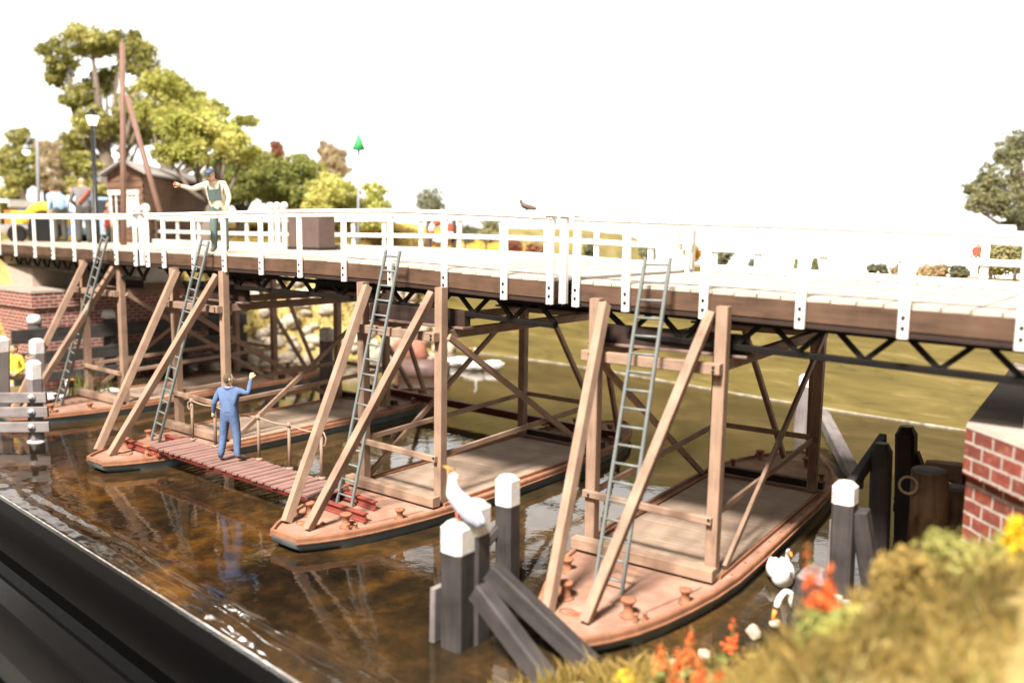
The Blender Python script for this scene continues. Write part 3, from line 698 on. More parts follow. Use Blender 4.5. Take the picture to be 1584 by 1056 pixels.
# ------------------------------------------------------------------ GANGWAY
GA, GB = Vector((-22.35,13.06,.60)), Vector((-15.1,12.83,.60))
def gangway():
    t = thing('gangway', 'red brown plank gangway with rope handrail between two pontoon bows', 'gangway', (GA+GB)/2)
    d = (GB-GA); n = 27
    for s_ in (-.48,.48): part('stringer', MT['maroon'], t, lambda m: m.beam(GA+Vector((0,s_,-.075)), GB+Vector((0,s_,-.075)), .09, .12, (0,0,1), .006), False)
    for k in range(n):
        c = GA+d*((k+.5)/n); e = random.uniform(-.03,.03); z = random.uniform(-.006,.006)
        part('plank', MT['gang'], t, lambda m: m.beam(c+Vector((random.uniform(-.015,.015),-.56+e,z)), c+Vector((random.uniform(-.015,.015),.56+e,z)), d.length/n-.07, .055, (0,0,1), .014), False)
    px = [(297,683),(332,697),(412,696),(459,730),(506,752)]; tops = []
    for k, fx in enumerate((.06,.22,.50,.68,.855)):
        p = GA+d*fx+Vector((0,.54,.03)); tops.append(p+Vector((0,0,1.13)))
        s_ = part('stanchion', MT['pole_brown'], t, lambda m: (m.smooth or True) and (m.tube([p,p+Vector((0,0,1.1))], .042, 8), m.ball(p+Vector((0,0,1.13)), .075, 10, 7), m.lathe(p, [(.10,0),(.10,.03),(.05,.06)], 10)), False)
    def rope(m):
        for a, b in zip(tops, tops[1:]):
            m.tube([a.lerp(b,u)-Vector((0,0,.05*math.sin(math.pi*u)*(b-a).length/1.5)) for u in np.linspace(0,1,9)], .020, 6)
        e = tops[-1]; m.tube([e,e+Vector((.12,-.02,.03)),e+Vector((.2,-.02,-.1)),e+Vector((.17,-.02,-.26)),e+Vector((.08,-.03,-.32))], .018, 6)
        e = tops[0]; m.tube([e,e+Vector((-.1,-.05,-.05)),e+Vector((-.12,-.05,-.2)),e+Vector((-.02,-.05,-.26)),e+Vector((.03,-.05,-.12))], .018, 6)
    part('rope_handrail', MT['rope'], t, rope, False)
gangway()
def girder(label, a, b, mat, h=.17, w=.14):
    a = Vector(a); b = Vector(b); t = thing('steel_girder', label, 'steel girder', (a+b)/2, 0, 'steel girders across the pontoons'); u = Vector((0,0,1))
    part('flange', mat, t, lambda m: m.beam(a+u*h/2, b+u*h/2, w, .03, u, .004), False)
    part('web', mat, t, lambda m: m.beam(a, b, .03, h-.03, u, .004), False)
    part('flange', mat, t, lambda m: m.beam(a-u*h/2, b-u*h/2, w, .03, u, .004), False)
girder('short red girder on the second pontoon bow, the one nearer its tip', (-15.5,12.55,.45), (-13.6,12.48,.45), MT['red_steel'])
girder('short red girder on the second pontoon, behind the ladder foot', (-15.6,13.33,.45), (-14.05,13.18,.45), MT['red_steel'])
girder('short red girder on the third pontoon bow, nearer its tip', (-24.3,12.62,.45), (-21.9,12.55,.45), MT['red_steel'])
girder('short red girder on the third pontoon, by the gangway head', (-23.4,13.62,.45), (-21.75,13.55,.45), MT['red_steel'])
girder('long maroon girder joining the sterns of two pontoons', (-25.2,23.0,.50), (-13.2,22.4,.50), MT['maroon'], .22, .18)

# ------------------------------------------------------------------ MOORING POSTS (dolphins)
def pile(m, b, tp, w): m.beam(b, tp, w, w, (0,1,0), w*.12)
def capped(t, b, tp, w, mat, cap=.36, white=True):
    b = Vector(b); tp = Vector(tp); d = (tp-b).normalized()
    p = part('pile', mat, t, lambda m: m.beam(b-d*.3, tp, w, w, (0,1,0), w*.14), False)
    if white:
        q = MB(); c0 = tp-d*cap
        q.beam(c0, tp+d*.01, w*1.03, w*1.03, (0,1,0), w*.16); q.beam(tp+d*.01, tp+d*.09, w*1.02, w*1.02, (0,1,0), w*.2, w*.72, w*.72)
        c_ = q.build('white_cap', MT['white_dirty'], t, False)
YW = 10.05
def front_dolphin():
    a = at_y(708,815,YW); bq = at_y(735,783,YW+.35)
    t = thing('mooring_dolphin', 'dark mooring dolphin with white caps and raking struts, under the gull', 'mooring post', (a.x,a.y,0), 0, 'mooring dolphins')
    capped(t, (a.x,a.y,-.2), a, .43, MT['dolphin'], .38)
    capped(t, (bq.x,bq.y,-.2), bq, .40, MT['dolphin'], .42)
    s0 = at_y(742,915,YW-.12); s1 = at_z(862,1075,0)
    part('raking_strut', MT['dolphin'], t, lambda m: m.beam(s0+(s0-s1)*.02, s1, .27, .34, (0,0,1), .03), False)
    r0 = at_y(762,885,YW+.45); r1 = at_z(915,1030,0)
    part('raking_strut', MT['dolphin'], t, lambda m: m.beam(r0+(r0-r1)*.02, r1, .27, .34, (0,0,1), .03), False)
    p0 = at_y(678,905,YW-.05)
    part('guard_plank', MT['grey_plank'], t, lambda m: m.beam((p0.x,p0.y,0.02),(p0.x+.02,p0.y,p0.z), .11, .34, (0,1,0), .02), False)
    return a
gull_at = front_dolphin()
cB = at_z(785,903,0); cT = at_y(785,742,cB.y)
t = thing('mooring_pile', 'single white capped pile between the gull and the nearest pontoon', 'mooring post', (cB.x,cB.y,0), 0, 'mooring piles')
capped(t, cB, cT, .37, MT['dolphin'], .46)
part('raking_strut', MT['dolphin'], t, lambda m: m.beam((cB.x-.12,cB.y-.1,cT.z*.55),(cB.x-.75,cB.y-.9,0), .16, .16, (0,0,1), .02), False)
# right hand group
def post_px(name, label, base, top, w, mat, white, rakes=(), grp='mooring posts by the right pier', zb_=0):
    b = at_z(*base, zb_); tp = at_y(top[0], top[1], b.y)
    t = thing(name, label, 'mooring post', (b.x,b.y,zb_), 0, grp); capped(t, b, tp, w, mat, .30, white)
    for (p0, dy0, p1) in rakes:
        a = at_y(*p0, b.y+dy0); c_ = at_z(*p1, 0); part('raking_strut', mat, t, lambda m: m.beam(a, c_, w*.8, w*.8, (0,0,1), .03), False)
    if not white:
        q = MB(); d = (tp-b).normalized(); q.beam(tp-d*.02, tp+d*.16, w, w, (0,1,0), w*.14, w*.62, w*.62); q.build('bevelled_top', MT['grey_plank'] if mat is MT['dolphin'] else mat, t, False)
    return t, b, tp
post_px('mooring_dolphin', 'white capped weathered dolphin with raking strut behind the swans', (1300,925), (1308,752), .38, MT['dolphin'], True, [((1330,790),.1,(1352,925))])
post_px('mooring_pile', 'black tarred pile just behind the weathered white capped dolphin', (1358,872), (1364,697), .36, MT['dolphin_dark'], False)
t, b_, tp_ = post_px('mooring_pile', 'black tarred pile with pointed top, tallest beside the brick pier', (1400,830), (1402,670), .40, MT['dolphin_dark'], False)
part('raking_strut', MT['dolphin_dark'], t, lambda m: m.beam((tp_.x+.12,tp_.y+.1,tp_.z-.45),(b_.x+.75,b_.y+.3,0), .28, .3, (0,1,0), .03), False)
post_px('mooring_pile', 'dark leaning pile half hidden by orange flowers', (1238,1010), (1258,893), .44, MT['dolphin'], False)
post_px('mooring_dolphin', 'white capped far dolphin with raking strut at the stern of the nearest pontoon', (1240,668), (1250,583), .46, MT['grey_plank'], True, [((1272,640),.2,(1325,745))])
a_ = at_z(1287,880,0); 
t = thing('guard_plank', 'weathered plank upright against the white capped right dolphin', 'plank', a_, 0)
part('board', MT['grey_plank'], t, lambda m: m.beam(a_, (a_.x,a_.y,at_y(1283,800,a_.y).z), .12, .34, (0,1,0), .02), False)
# connecting rail between right dolphins
ra, rb = at_y(1300,775,16.2), at_y(1352,700,18.6)
t = thing('waling_beam', 'long weathered beam joining the white capped dolphin to the black piles', 'beam', ra)
part('beam', MT['dolphin'], t, lambda m: m.beam(ra, rb+(rb-ra)*.3, .16, .3, (0,0,1), .02), False)
# brown round piles by the pier
for (base, top, r, lab) in [((1432,858),(1438,728),.36,'thick round brown pile with rope ring, next to the brick pier'),((1478,842),(1482,755),.30,'shorter round brown pile between the thick pile and the brick pier')]:
    b = at_z(*base, .2); tp = at_y(*top, b.y)
    t = thing('round_pile', lab, 'mooring post', b, 0, 'round piles at the brick pier')
    part('trunk', MT['pile_brown'], t, lambda m: m.tube([b,(b.x+.01,b.y,lerp(b.z,tp.z,.5)),tp], [r*1.08,r*1.02,r*.95], 14), False)
    part('sawn_top', MT['grey_plank'], t, lambda m: m.lathe(tp, [(r*.95,-.01),(r*.9,.03),(r*.4,.045)], 14), False)
    if r > .33:
        rp = at_y(1405,750,b.y-.35)
        part('rope_ring', MT['rope'], t, lambda m: m.tube([rp+Vector((.17*math.cos(q),.05*math.sin(q),.16*math.sin(q))) for q in np.linspace(0,2*math.pi,15)], .028, 7), False)
w0 = at_y(1440,722,21.5); w1 = at_y(1500,735,20.6)
t = thing('wreck_plank', 'dark curved old plank lying behind the round piles', 'plank', w0)
part('board', MT['pile_brown'], t, lambda m: m.beam(w0, w1, .30, .34, (0,0,1), .05, .36, .5), False)
p0 = at_z(1395,800,.25); p1 = at_z(1480,900,.55)
t = thing('broken_board', 'reddish broken board lying at the foot of the round pile', 'plank', p0); part('board', MT['pile_brown'], t, lambda m: m.beam(p0+Vector((0,0,.2)), p0+Vector((.7,-.6,.25)), .5, .09, (0,0,1), .02), False)
# left guide fence
gp = at_z(57,682,0); gdir = Vector((-.79,-.61,0))
def left_guide():
    t = thing('guide_fence', 'weathered grey guide fence of three bolted planks at the left edge', 'fence', gp)
    tp = at_y(52,562,gp.y); capped(t, gp, tp, .36, MT['grey_plank'], .46)
    part('splash_collar', MT['white_dirty'], t, lambda m: m.lathe((gp.x,gp.y,-.02), [(.28,0),(.27,.04),(.2,.07)], 14), False)
    nrm = Vector((.61,-.79,0))
    for k, py in enumerate((612,634,657)):
        c = at_y(57,py,gp.y)+nrm*.24; e = Vector((0,0,.03*k))
        p = part('plank', MT['grey_plank'], t, lambda m: m.beam(c-gdir*(.42+.05*k), c+gdir*4.5+Vector((0,0,-.1)), .10, .32, (0,0,1), .02), False)
        q = MB(); q.smooth = True; q.tube([c+nrm*.05,c+nrm*.09], .12, 12); q.tube([c+nrm*.09,c+nrm*.13], .06, 6); o_ = q.build('bolt', MT['grey_metal'], p, False); o_.data.transform(Matrix.Translation(-t.location))
    e = gp+gdir*3.6; capped(t, e, (e.x,e.y,2.4), .36, MT['grey_plank'], .46)
left_guide()
for (base,top,w,lab) in [((60,640),(57,528),.40,'rope wrapped white capped pile behind the guide fence'),((2,640),(1,525),.46,'white topped grey pile cut by the left picture edge'),((505,625),(505,510),.42,'white topped grey pile standing before the stone bank')]:
    b = at_z(*base,0); tp = at_y(*top,b.y); t = thing('mooring_pile', lab, 'mooring post', b, 0, 'mooring piles')
    capped(t, b, tp, w, MT['grey_plank'], .40)
    if 'rope' in lab: part('rope', MT['rope'], t, lambda m: [m.tube([Vector((b.x,b.y,tp.z-.5-.05*k))+Vector((.30*math.cos(q),.30*math.sin(q),.05*math.sin(q+k))) for q in np.linspace(0,2*math.pi,13)], .03, 6) for k in range(5)], False)
# fender fence along the left quay
def quay_fence():
    t = thing('fender_fence', 'dark timber fender fence along the foot of the left brick abutment', 'fence', (-35.9,18.5,0))
    for z, h in ((2.25,.55),(1.35,.5),(.55,.4)):
        part('plank', MT['dolphin'], t, lambda m: m.beam((-35.75,14.6,z),(-35.75,25.2,z-.05), .14, h, (0,0,1), .02), False)
    for y in (15.6,18.6,22.0,25.0):
        part('post', MT['dolphin'], t, lambda m: m.tube([(-36.05,y,-.2),(-36.05,y,2.75)], .24, 12), False)
        part('domed_cap', MT['white_dirty'], t, lambda m: m.lathe((-36.05,y,2.7), [(.27,0),(.27,.2),(.2,.32),(.08,.36)], 12), False)
quay_fence()

# ------------------------------------------------------------------ BRICK PIERS
def pier_right():
    A = at_z(1495,655,3.62); B = at_z(1590,690,3.62); Cc = at_z(1548,588,3.62)
    d1 = (B-A); d2 = (Cc-A); far = A+d2*1.6; far2 = far+d1*2.2; B2 = A+d1*2.2
    pts = [A,B2,far2,far]
    cx = sum((p for p in pts), Vector((0,0,0)))/4
    t = thing('brick_pier', 'red brick bridge pier with pale coping at the right edge', 'brick pier', (cx.x,cx.y,0))
    out = lambda k: [((p.x-cx.x)*k+cx.x,(p.y-cx.y)*k+cx.y) for p in pts]
    part('shaft', MT['brick_big'], t, lambda m: m.prism(out(.955), -.3, 2.80), False)
    part('corbel', MT['brick_big'], t, lambda m: m.prism(out(1.0), 2.80, 3.56), False)
    part('coping', MT['coping'], t, lambda m: m.prism(out(1.004), 3.56, 3.64, .985), False)
    bx = at_y(1575,590,17.2)
    part('bearing_block', MT['coping_grey'], t, lambda m: m.box((-1.9,15.6,3.64),(1.5,18.6,4.40)), False)
pier_right()
def abutment():
    t = thing('brick_abutment', 'weathered red brick abutment under the left end of the bridge', 'brick abutment', (-40,19,0))
    part('wall', MT['brick'], t, lambda m: m.prism([(-46,16.05),(-37.05,16.05),(-37.05,25.6),(-46,25.6)], -.3, 3.2), False)
    part('corbel', MT['brick'], t, lambda m: m.prism([(-46.1,15.93),(-36.93,15.93),(-36.93,25.72),(-46.1,25.72)], 3.2, 3.82), False)
    part('coping', MT['coping'], t, lambda m: m.prism([(-46.12,15.9),(-36.9,15.9),(-36.9,25.75),(-46.12,25.75)], 3.82, 3.92, .998), False)
    part('bearing_wall', MT['coping'], t, lambda m: m.prism([(-45.5,17.1),(-39.5,17.1),(-39.5,24.4),(-45.5,24.4)], 3.92, 5.15, .98), False)
    part('culvert', MT['dark'], t, lambda m: m.box((-37.1,24.0,.9),(-37.03,25.0,3.0)), False)
abutment()

# ------------------------------------------------------------------ PEOPLE
def skin_points(V, E_, R, root=0, sub=2):
    """grow one smooth surface round a jointed skeleton; returns its vertices and faces"""
    me = bpy.data.meshes.new('skel'); me.from_pydata([tuple(v) for v in V], E_, [])
    o = bpy.data.objects.new('skel', me); C.objects.link(o)
    m = o.modifiers.new('s','SKIN'); m.use_smooth_shade = True
    for i, d in enumerate(me.skin_vertices[0].data):
        r = R[i]; d.radius = r if isinstance(r,(tuple,list)) else (r,r); d.use_root = (i == root)
    ss = o.modifiers.new('u','SUBSURF'); ss.levels = sub; ss.render_levels = sub
    dg = bpy.context.evaluated_depsgraph_get(); ev = o.evaluated_get(dg); em = ev.to_mesh()
    vs = [v.co.copy() for v in em.vertices]; fs = [tuple(p.vertices) for p in em.polygons]
    ev.to_mesh_clear(); bpy.data.objects.remove(o); bpy.data.meshes.remove(me); return vs, fs
def seg_dist(p, a, b):
    d = b-a; t = max(0, min(1, (p-a).dot(d)/max(d.length_squared,1e-9))); return (p-(a+d*t)).length
def person(label, loc, rz, J, mats, height=1.75, hat=None, hair=None, lean=None, extra=None, curl=.5, scale=1.0):
    """J overrides joints (metres, standing figure facing +Y); mats: dict bone -> material"""
    t = thing('person', label, 'person', loc, rz)
    t.scale = (scale,)*3
    D = dict(pelvis=(0,0,.93), belly=(0,0,1.08), chest=(0,.0,1.30), neck=(0,.0,1.47), headb=(0,.02,1.55),
             shL=(-.19,0,1.405), elL=(-.25,-.03,1.12), wrL=(-.25,.05,.87), shR=(.19,0,1.405), elR=(.25,-.03,1.12), wrR=(.25,.05,.87),
             hipL=(-.095,0,.87), knL=(-.11,.02,.48), anL=(-.12,-.02,.09), toL=(-.14,.16,.035), hipR=(.095,0,.87), knR=(.11,.02,.48), anR=(.12,-.02,.09), toR=(.14,.16,.035))
    D.update({k_: v for k_, v in J.items() if k_ != 'look'}); D = {k_: Vector(v) for k_, v in D.items()}
    order = list(D.keys()); ix = {k_: i for i, k_ in enumerate(order)}
    R = dict(pelvis=(.172,.14), belly=(.162,.135), chest=(.18,.138), neck=.062, headb=.058, shL=.078, shR=.078, elL=.055, elR=.055, wrL=.043, wrR=.043,
             hipL=.112, hipR=.112, knL=.086, knR=.086, anL=.068, anR=.068, toL=.042, toR=.042)
    bones = [('pelvis','belly','torso'),('belly','chest','torso'),('chest','neck','neckb'),('neck','headb','skin')]
    for s_ in 'LR': bones += [('chest','sh'+s_,'torso'),('sh'+s_,'el'+s_,'arm'),('el'+s_,'wr'+s_,'arm'),('pelvis','hip'+s_,'leg'),('hip'+s_,'kn'+s_,'leg'),('kn'+s_,'an'+s_,'leg'),('an'+s_,'to'+s_,'foot')]
    vs, fs = skin_points([D[k_] for k_ in order], [(ix[a],ix[b]) for a,b,_ in bones], [R[k_] for k_ in order], ix['pelvis'])
    keys = ['skin','torso','arm','leg','foot']; ml = [mats[k_] for k_ in keys]
    m = MB(); m.smooth = True; m.add(vs)
    for f in fs:
        c = sum((vs[i] for i in f), Vector())/len(f)
        k_ = min(bones, key=lambda b: seg_dist(c, D[b[0]], D[b[1]]) - (.03 if b[2] == 'skin' else 0))[2]
        if k_ in ('neckb','skin'): k_ = 'torso' if c.z < D['neck'].z+.012 else 'skin'
        m.cur = keys.index(k_); m.face(f, [(c.x,c.z)]*len(f))
    # head with nose, ears, chin, eyes, mouth
    m.cur = 0; hd = (D['headb']-D['neck']).normalized(); hb = D['headb']; look = Vector(J.get('look', (0,1,0))).normalized()
    side = look.cross(Vector((0,0,1))).normalized(); upv = side.cross(look).normalized(); hc_ = hb+upv*.085
    base = len(m.v)
    m.ball((0,0,0), 1, 14, 10)
    for i in range(base, len(m.v)):
        p = m.v[i]; z = p.z; w = .074*(1-.18*max(0,-z)); dp = .094*(1-.12*max(0,-z))
        m.v[i] = hc_+side*p.x*w+look*(p.y*dp+(.012 if z < -.3 and p.y > 0 else 0))+upv*z*.118
    m.tube([hc_+look*.085+upv*.02, hc_+look*.108-upv*.015, hc_+look*.112-upv*.032, hc_+look*.088-upv*.04], [.010,.014,.018,.012], 7)
    for s_ in (-1,1): m.ball(hc_+side*s_*.074-look*.005, (.016,.022,.032), 8, 6)
    hands = {}
    for s_, q in (('L',-1),('R',1)):
        w_ = D['wr'+s_]; d = (w_-D['el'+s_]).normalized(); pn = Vector((0,1,0)) if abs(d.y) < .8 else Vector((0,0,1))
        a = d.cross(pn).normalized(); bn = a.cross(d).normalized()
        m.tube([w_-d*.02, w_+d*.03, w_+d*.075, w_+d*.095], [.030,.040,.042,.03], 8)
        for k_, (o_, L) in enumerate(((-.032,.062),(-.011,.074),(.011,.070),(.032,.054))):
            r0 = w_+d*.085+a*o_; k1 = r0+d*L*.5+bn*L*.18*curl*2; k2 = k1+d*L*.22+bn*L*.5*curl
            m.tube([r0,k1,k2], [.0115,.0105,.008], 6)
        th = w_+d*.03+a*(-q)*.036; m.tube([th, th+d*.035-a*q*.025+bn*.01, th+d*.07-a*q*.03+bn*.025], [.014,.012,.009], 6)
    body = m.build('body', ml, t, True, 1.0)
    for s_ in (-1,1): part_m('eye', MT['dark'], t, lambda k: k.ball(hc_+look*.088+side*s_*.030+upv*.022, (.011,.008,.008), 8, 6))
    part_m('mouth', mats.get('lips', MT['stone_red']), t, lambda k: k.ball(hc_+look*.090-upv*.062, (.024,.010,.006), 8, 5))
    if hair:
        def hf(k):
            b0_ = len(k.v); k.ball((0,0,0), 1, 16, 10)
            for i in range(b0_, len(k.v)):
                p = k.v[i]; back = -p.y
                k.v[i] = hc_+side*p.x*.080+look*(min(p.y,.55)*.098-.006)+upv*(max(p.z, -.55 if back > .1 else .35 if back < -.2 else -.05)*.124+.004)
        part_m('hair', hair, t, hf)
    if hat:
        def cf(k):
            b0_ = len(k.v); k.ball((0,0,0), 1, 16, 8)
            for i in range(b0_, len(k.v)):
                p = k.v[i]; k.v[i] = hc_+upv*.075+side*p.x*.098+look*(p.y*.112+.012)+upv*(max(p.z,-.25)*.055)
            k.tube([hc_+upv*.06+look*.07, hc_+upv*.05+look*.15], [.075,.06], 10)
            for i in range(len(k.v)-20, len(k.v)):
                v = k.v[i]; dz = (v-(hc_+upv*.055)).dot(upv); k.v[i] = v-upv*dz*.86
        part_m('cap', hat, t, cf)
    if extra: extra(t, D)
    return t
def part_m(name, mat, parent, fn, label=None):
    mb = MB(); fn(mb); o = mb.build(name, mat, parent, True, 1.0); return o
suit = MT['overall_blue']
gp1 = at_z(357,711,.66)
def collar(t, D):
    part_m('collar', suit, t, lambda k: k.tube([(.085*math.cos(a),.085*math.sin(a)*.8-.0,1.465+.012*math.sin(a)) for a in np.linspace(0,2*math.pi,13)], .022, 7))
    part_m('belt_seam', suit, t, lambda k: k.tube([(.158*math.cos(a),.128*math.sin(a),1.015) for a in np.linspace(0,2*math.pi,17)], .010, 6))
yawv = YAW
person('worker in blue overalls seen from behind, waving from the gangway', gp1, yawv-.12, dict(
    wrR=(.40,.15,1.63), elR=(.39,.02,1.35), shR=(.195,0,1.42), elL=(-.30,-.03,1.15), wrL=(-.36,.06,.93), look=(.75,.66,.12), headb=(.005,.02,1.55),
    hipL=(-.10,0,.87), knL=(-.15,.03,.48), anL=(-.20,-.01,.09), toL=(-.28,.13,.035), hipR=(.10,0,.87), knR=(.13,.03,.48), anR=(.145,-.02,.09), toR=(.25,.12,.035)),
    dict(skin=MT['skin_pale'], torso=suit, arm=suit, leg=suit, foot=MT['boot']), hair=MT['hair_brown'], extra=collar, scale=1.0)
# man on the bridge
mb_x = on_edge(340,410); mpos = at_y(341,398,yn(mb_x)+.75); mz = zfb(mb_x)+FH+.07
mpos = Vector((mpos.x, mpos.y, mz))
def bibs(t, D):
    ch = D['chest']; bl = D['belly']
    part_m('bib', MT['bib'], t, lambda k: k.beam(bl+Vector((0,.128,-.02)), ch+Vector((0,.135,.0)), .26, .03, (0,1,0), .01))
    for s_ in (-1,1):
        part_m('strap', MT['bib'], t, lambda k: k.tube([ch+Vector((s_*.115,.14,0)), ch+Vector((s_*.115,.10,.12)), ch+Vector((s_*.10,-.02,.165)), ch+Vector((s_*.05,-.13,.0)), bl+Vector((s_*.03,-.13,.05))], .018, 6))
    part_m('collar', MT['shirt'], t, lambda k: k.tube([D['neck']+Vector((.075*math.cos(a),.07*math.sin(a),-.02+.012*math.sin(a))) for a in np.linspace(0,2*math.pi,13)], .018, 7))
mm = dict(skin=MT['skin'], torso=MT['shirt'], arm=MT['shirt'], leg=MT['bib'], foot=MT['boot'])
person('man in cream shirt, green bib overalls and blue cap pointing over the railing', mpos, YAW+math.pi+.1, dict(
    belly=(.02,.05,1.08), chest=(.04,.13,1.29), neck=(.06,.22,1.44), headb=(.065,.26,1.50), shR=(.23,.17,1.38), elR=(.46,.30,1.28), wrR=(.66,.42,1.35),
    shL=(-.15,.12,1.40), elL=(-.24,.10,1.14), wrL=(-.20,.20,.93), look=(.35,.8,-.45)), mm, hat=MT['cap_blue'], extra=bibs, scale=1.13)
# people on the road behind the left span (only heads, shoulders and legs show over and under the rail)
def at_ground(px, d, z=5.72): p = at_d(px, 356, d); return Vector((p.x,p.y,z))
person('man in grey coat and dark cap with a red strap, beside the black street lamp', at_ground(130,40), YAW+.5, dict(look=(-.4,.9,-.2), elL=(-.28,.1,1.13), wrL=(-.16,.25,1.0)),
    dict(skin=MT['skin'], torso=MT['coat_grey'], arm=MT['coat_grey'], leg=MT['trouser_dark'], foot=MT['boot']), hat=MT['trouser_dark'], scale=1.35,
    extra=lambda t, D: part_m('red_strap', MT['red_cloth'], t, lambda k: k.tube([(.16,-.08,1.40),(.05,-.16,1.25),(-.10,-.15,1.05)], .03, 6)))
person('person in light blue shirt bending behind the white railing', at_ground(93,41), YAW+.9, dict(chest=(0,.16,1.24), neck=(0,.28,1.36), headb=(0,.33,1.41), shL=(-.19,.2,1.32), shR=(.19,.2,1.32), look=(0,.9,-.4)),
    dict(skin=MT['skin'], torso=MT['sky_blue'], arm=MT['sky_blue'], leg=MT['trouser_dark'], foot=MT['boot']), hair=MT['hair_brown'], scale=1.3)
person('distant person in white top between the grey coat man and the blue shirt', at_ground(114,46), YAW+2.8, dict(), dict(skin=MT['skin'], torso=MT['feather'], arm=MT['feather'], leg=MT['overall_blue'], foot=MT['boot']), hair=MT['hair_brown'], scale=1.25)
person('person in orange red clothes sitting low beside the shed door', at_ground(171,42,5.2), YAW+2.6, dict(), dict(skin=MT['skin'], torso=MT['red_cloth'], arm=MT['red_cloth'], leg=MT['boot'], foot=MT['boot']), hair=MT['hair_brown'], scale=1.1)
# woman sitting on the bank
def seat_pos(px, py, y):
    p = at_y(px, py, y); return p
sp_ = at_y(28,592,14.4)
person('woman in a yellow dress sitting on the stones below the abutment', (sp_.x,sp_.y,sp_.z-.30), YAW+math.pi-.35, dict(
    pelvis=(0,0,.40), belly=(0,.03,.55), chest=(0,.02,.76), neck=(0,.03,.93), headb=(0,.05,1.0), shL=(-.17,.02,.87), shR=(.17,.02,.87), elL=(-.26,-.02,.62), elR=(.26,-.02,.62), wrL=(-.20,.22,.48), wrR=(.20,.22,.48),
    hipL=(-.10,.06,.38), hipR=(.10,.06,.38), knL=(-.14,.46,.50), knR=(.14,.46,.50), anL=(-.15,.58,.12), anR=(.15,.58,.12), toL=(-.16,.74,.05), toR=(.16,.74,.05), look=(0,1,-.1)),
    dict(skin=MT['skin'], torso=MT['yellow_cloth'], arm=MT['yellow_cloth'], leg=MT['skin_pale'], foot=MT['green_cone']), hair=MT['hair_brown'], scale=1.15)

# ------------------------------------------------------------------ BIRDS
def swan(label, loc, rz, pose='up', s=1.0, grp='white swans on the water'):
    t = thing('swan', label, 'swan', loc, rz, grp); t.scale = (s,)*3
    V = [(0,-.12,.14),(0,.16,.15),(0,-.42,.17),(0,-.60,.24),(0,.32,.22)]; E_ = [(0,1),(0,2),(2,3),(1,4)]; R = [(.20,.19),(.18,.17),(.15,.13),(.03,.02),(.085,.085)]
    if pose == 'up': N = [(0,.40,.36),(0,.40,.52),(0,.38,.64),(0,.42,.74),(0,.50,.755)]
    elif pose == 'down': N = [(0,.42,.36),(0,.44,.48),(0,.54,.53),(0,.63,.44),(0,.68,.30)]
    else: N = []
    k0 = 4
    for i, p in enumerate(N):
        V.append(p); E_.append((k0,len(V)-1)); k0 = len(V)-1; R.append([.058,.045,.042,.045,.048][i])
    vs, fs = skin_points(V, E_, R, 0); m = MB(); m.smooth = True; m.add(vs)
    for f in fs: m.face(f, [(0,0)]*len(f))
    if N:
        hd = Vector(N[-1]); d = (hd-Vector(N[-2])).normalized()
        m.cur = 1; m.tube([hd+d*.02, hd+d*.10-Vector((0,0,.02)), hd+d*.17-Vector((0,0,.045))], [.036,.026,.012], 8)
        m.cur = 2; m.ball(hd+d*.045+Vector((0,0,.028)), (.02,.025,.02), 8, 6)
        for sx in (-1,1): m.ball(hd+d*.02+Vector((sx*.036,0,.012)), .011, 6, 5)
    b = m.build('body', [MT['feather'], MT['beak_orange'], MT['dark']], t, True, 1.0)
    for sx in (-1,1):
        def wg(k):
            b0_ = len(k.v); k.ball((sx*.155,-.18,.20), (.07,.34,.13), 12, 8)
            for i in range(b0_, len(k.v)):
                v = k.v[i]; q = (v.y+.18)/.34; v.z += .06*max(0,-q)**2; v.x -= sx*.08*max(0,-q)
        part_m('wing', MT['feather'], t, wg)
    return t
sw = at_z(1208,903,0); swan('white swan facing us beside the nearest pontoon hull', (sw.x,sw.y,0), YAW+math.pi-.1, 'up', .88)
sw = at_z(1262,962,0); swan('white swan with curved neck and lowered beak, half behind the dark leaning pile', (sw.x,sw.y,0), YAW+1.9, 'down', .95)
sw = at_z(84,625,0); swan('white swan upright beside the farthest ladder', (sw.x,sw.y,0), YAW-1.5, 'up', .95)
sw = at_z(160,617,0); swan('white swan with head under water, behind the farthest pontoon', (sw.x,sw.y,0), YAW+1.3, 'none', 1.0)
for (px,py,a,ps,lb) in [(703,566,1.6,'up','white swan nearest the log, far under the bridge'),(728,572,1.4,'none','white swan with its head hidden, middle of the far three'),(754,572,1.6,'up','rightmost of the three far white swans')]:
    q = at_z(px,py,0); swan(lb, (q.x,q.y,0), YAW+a, ps, 1.05)
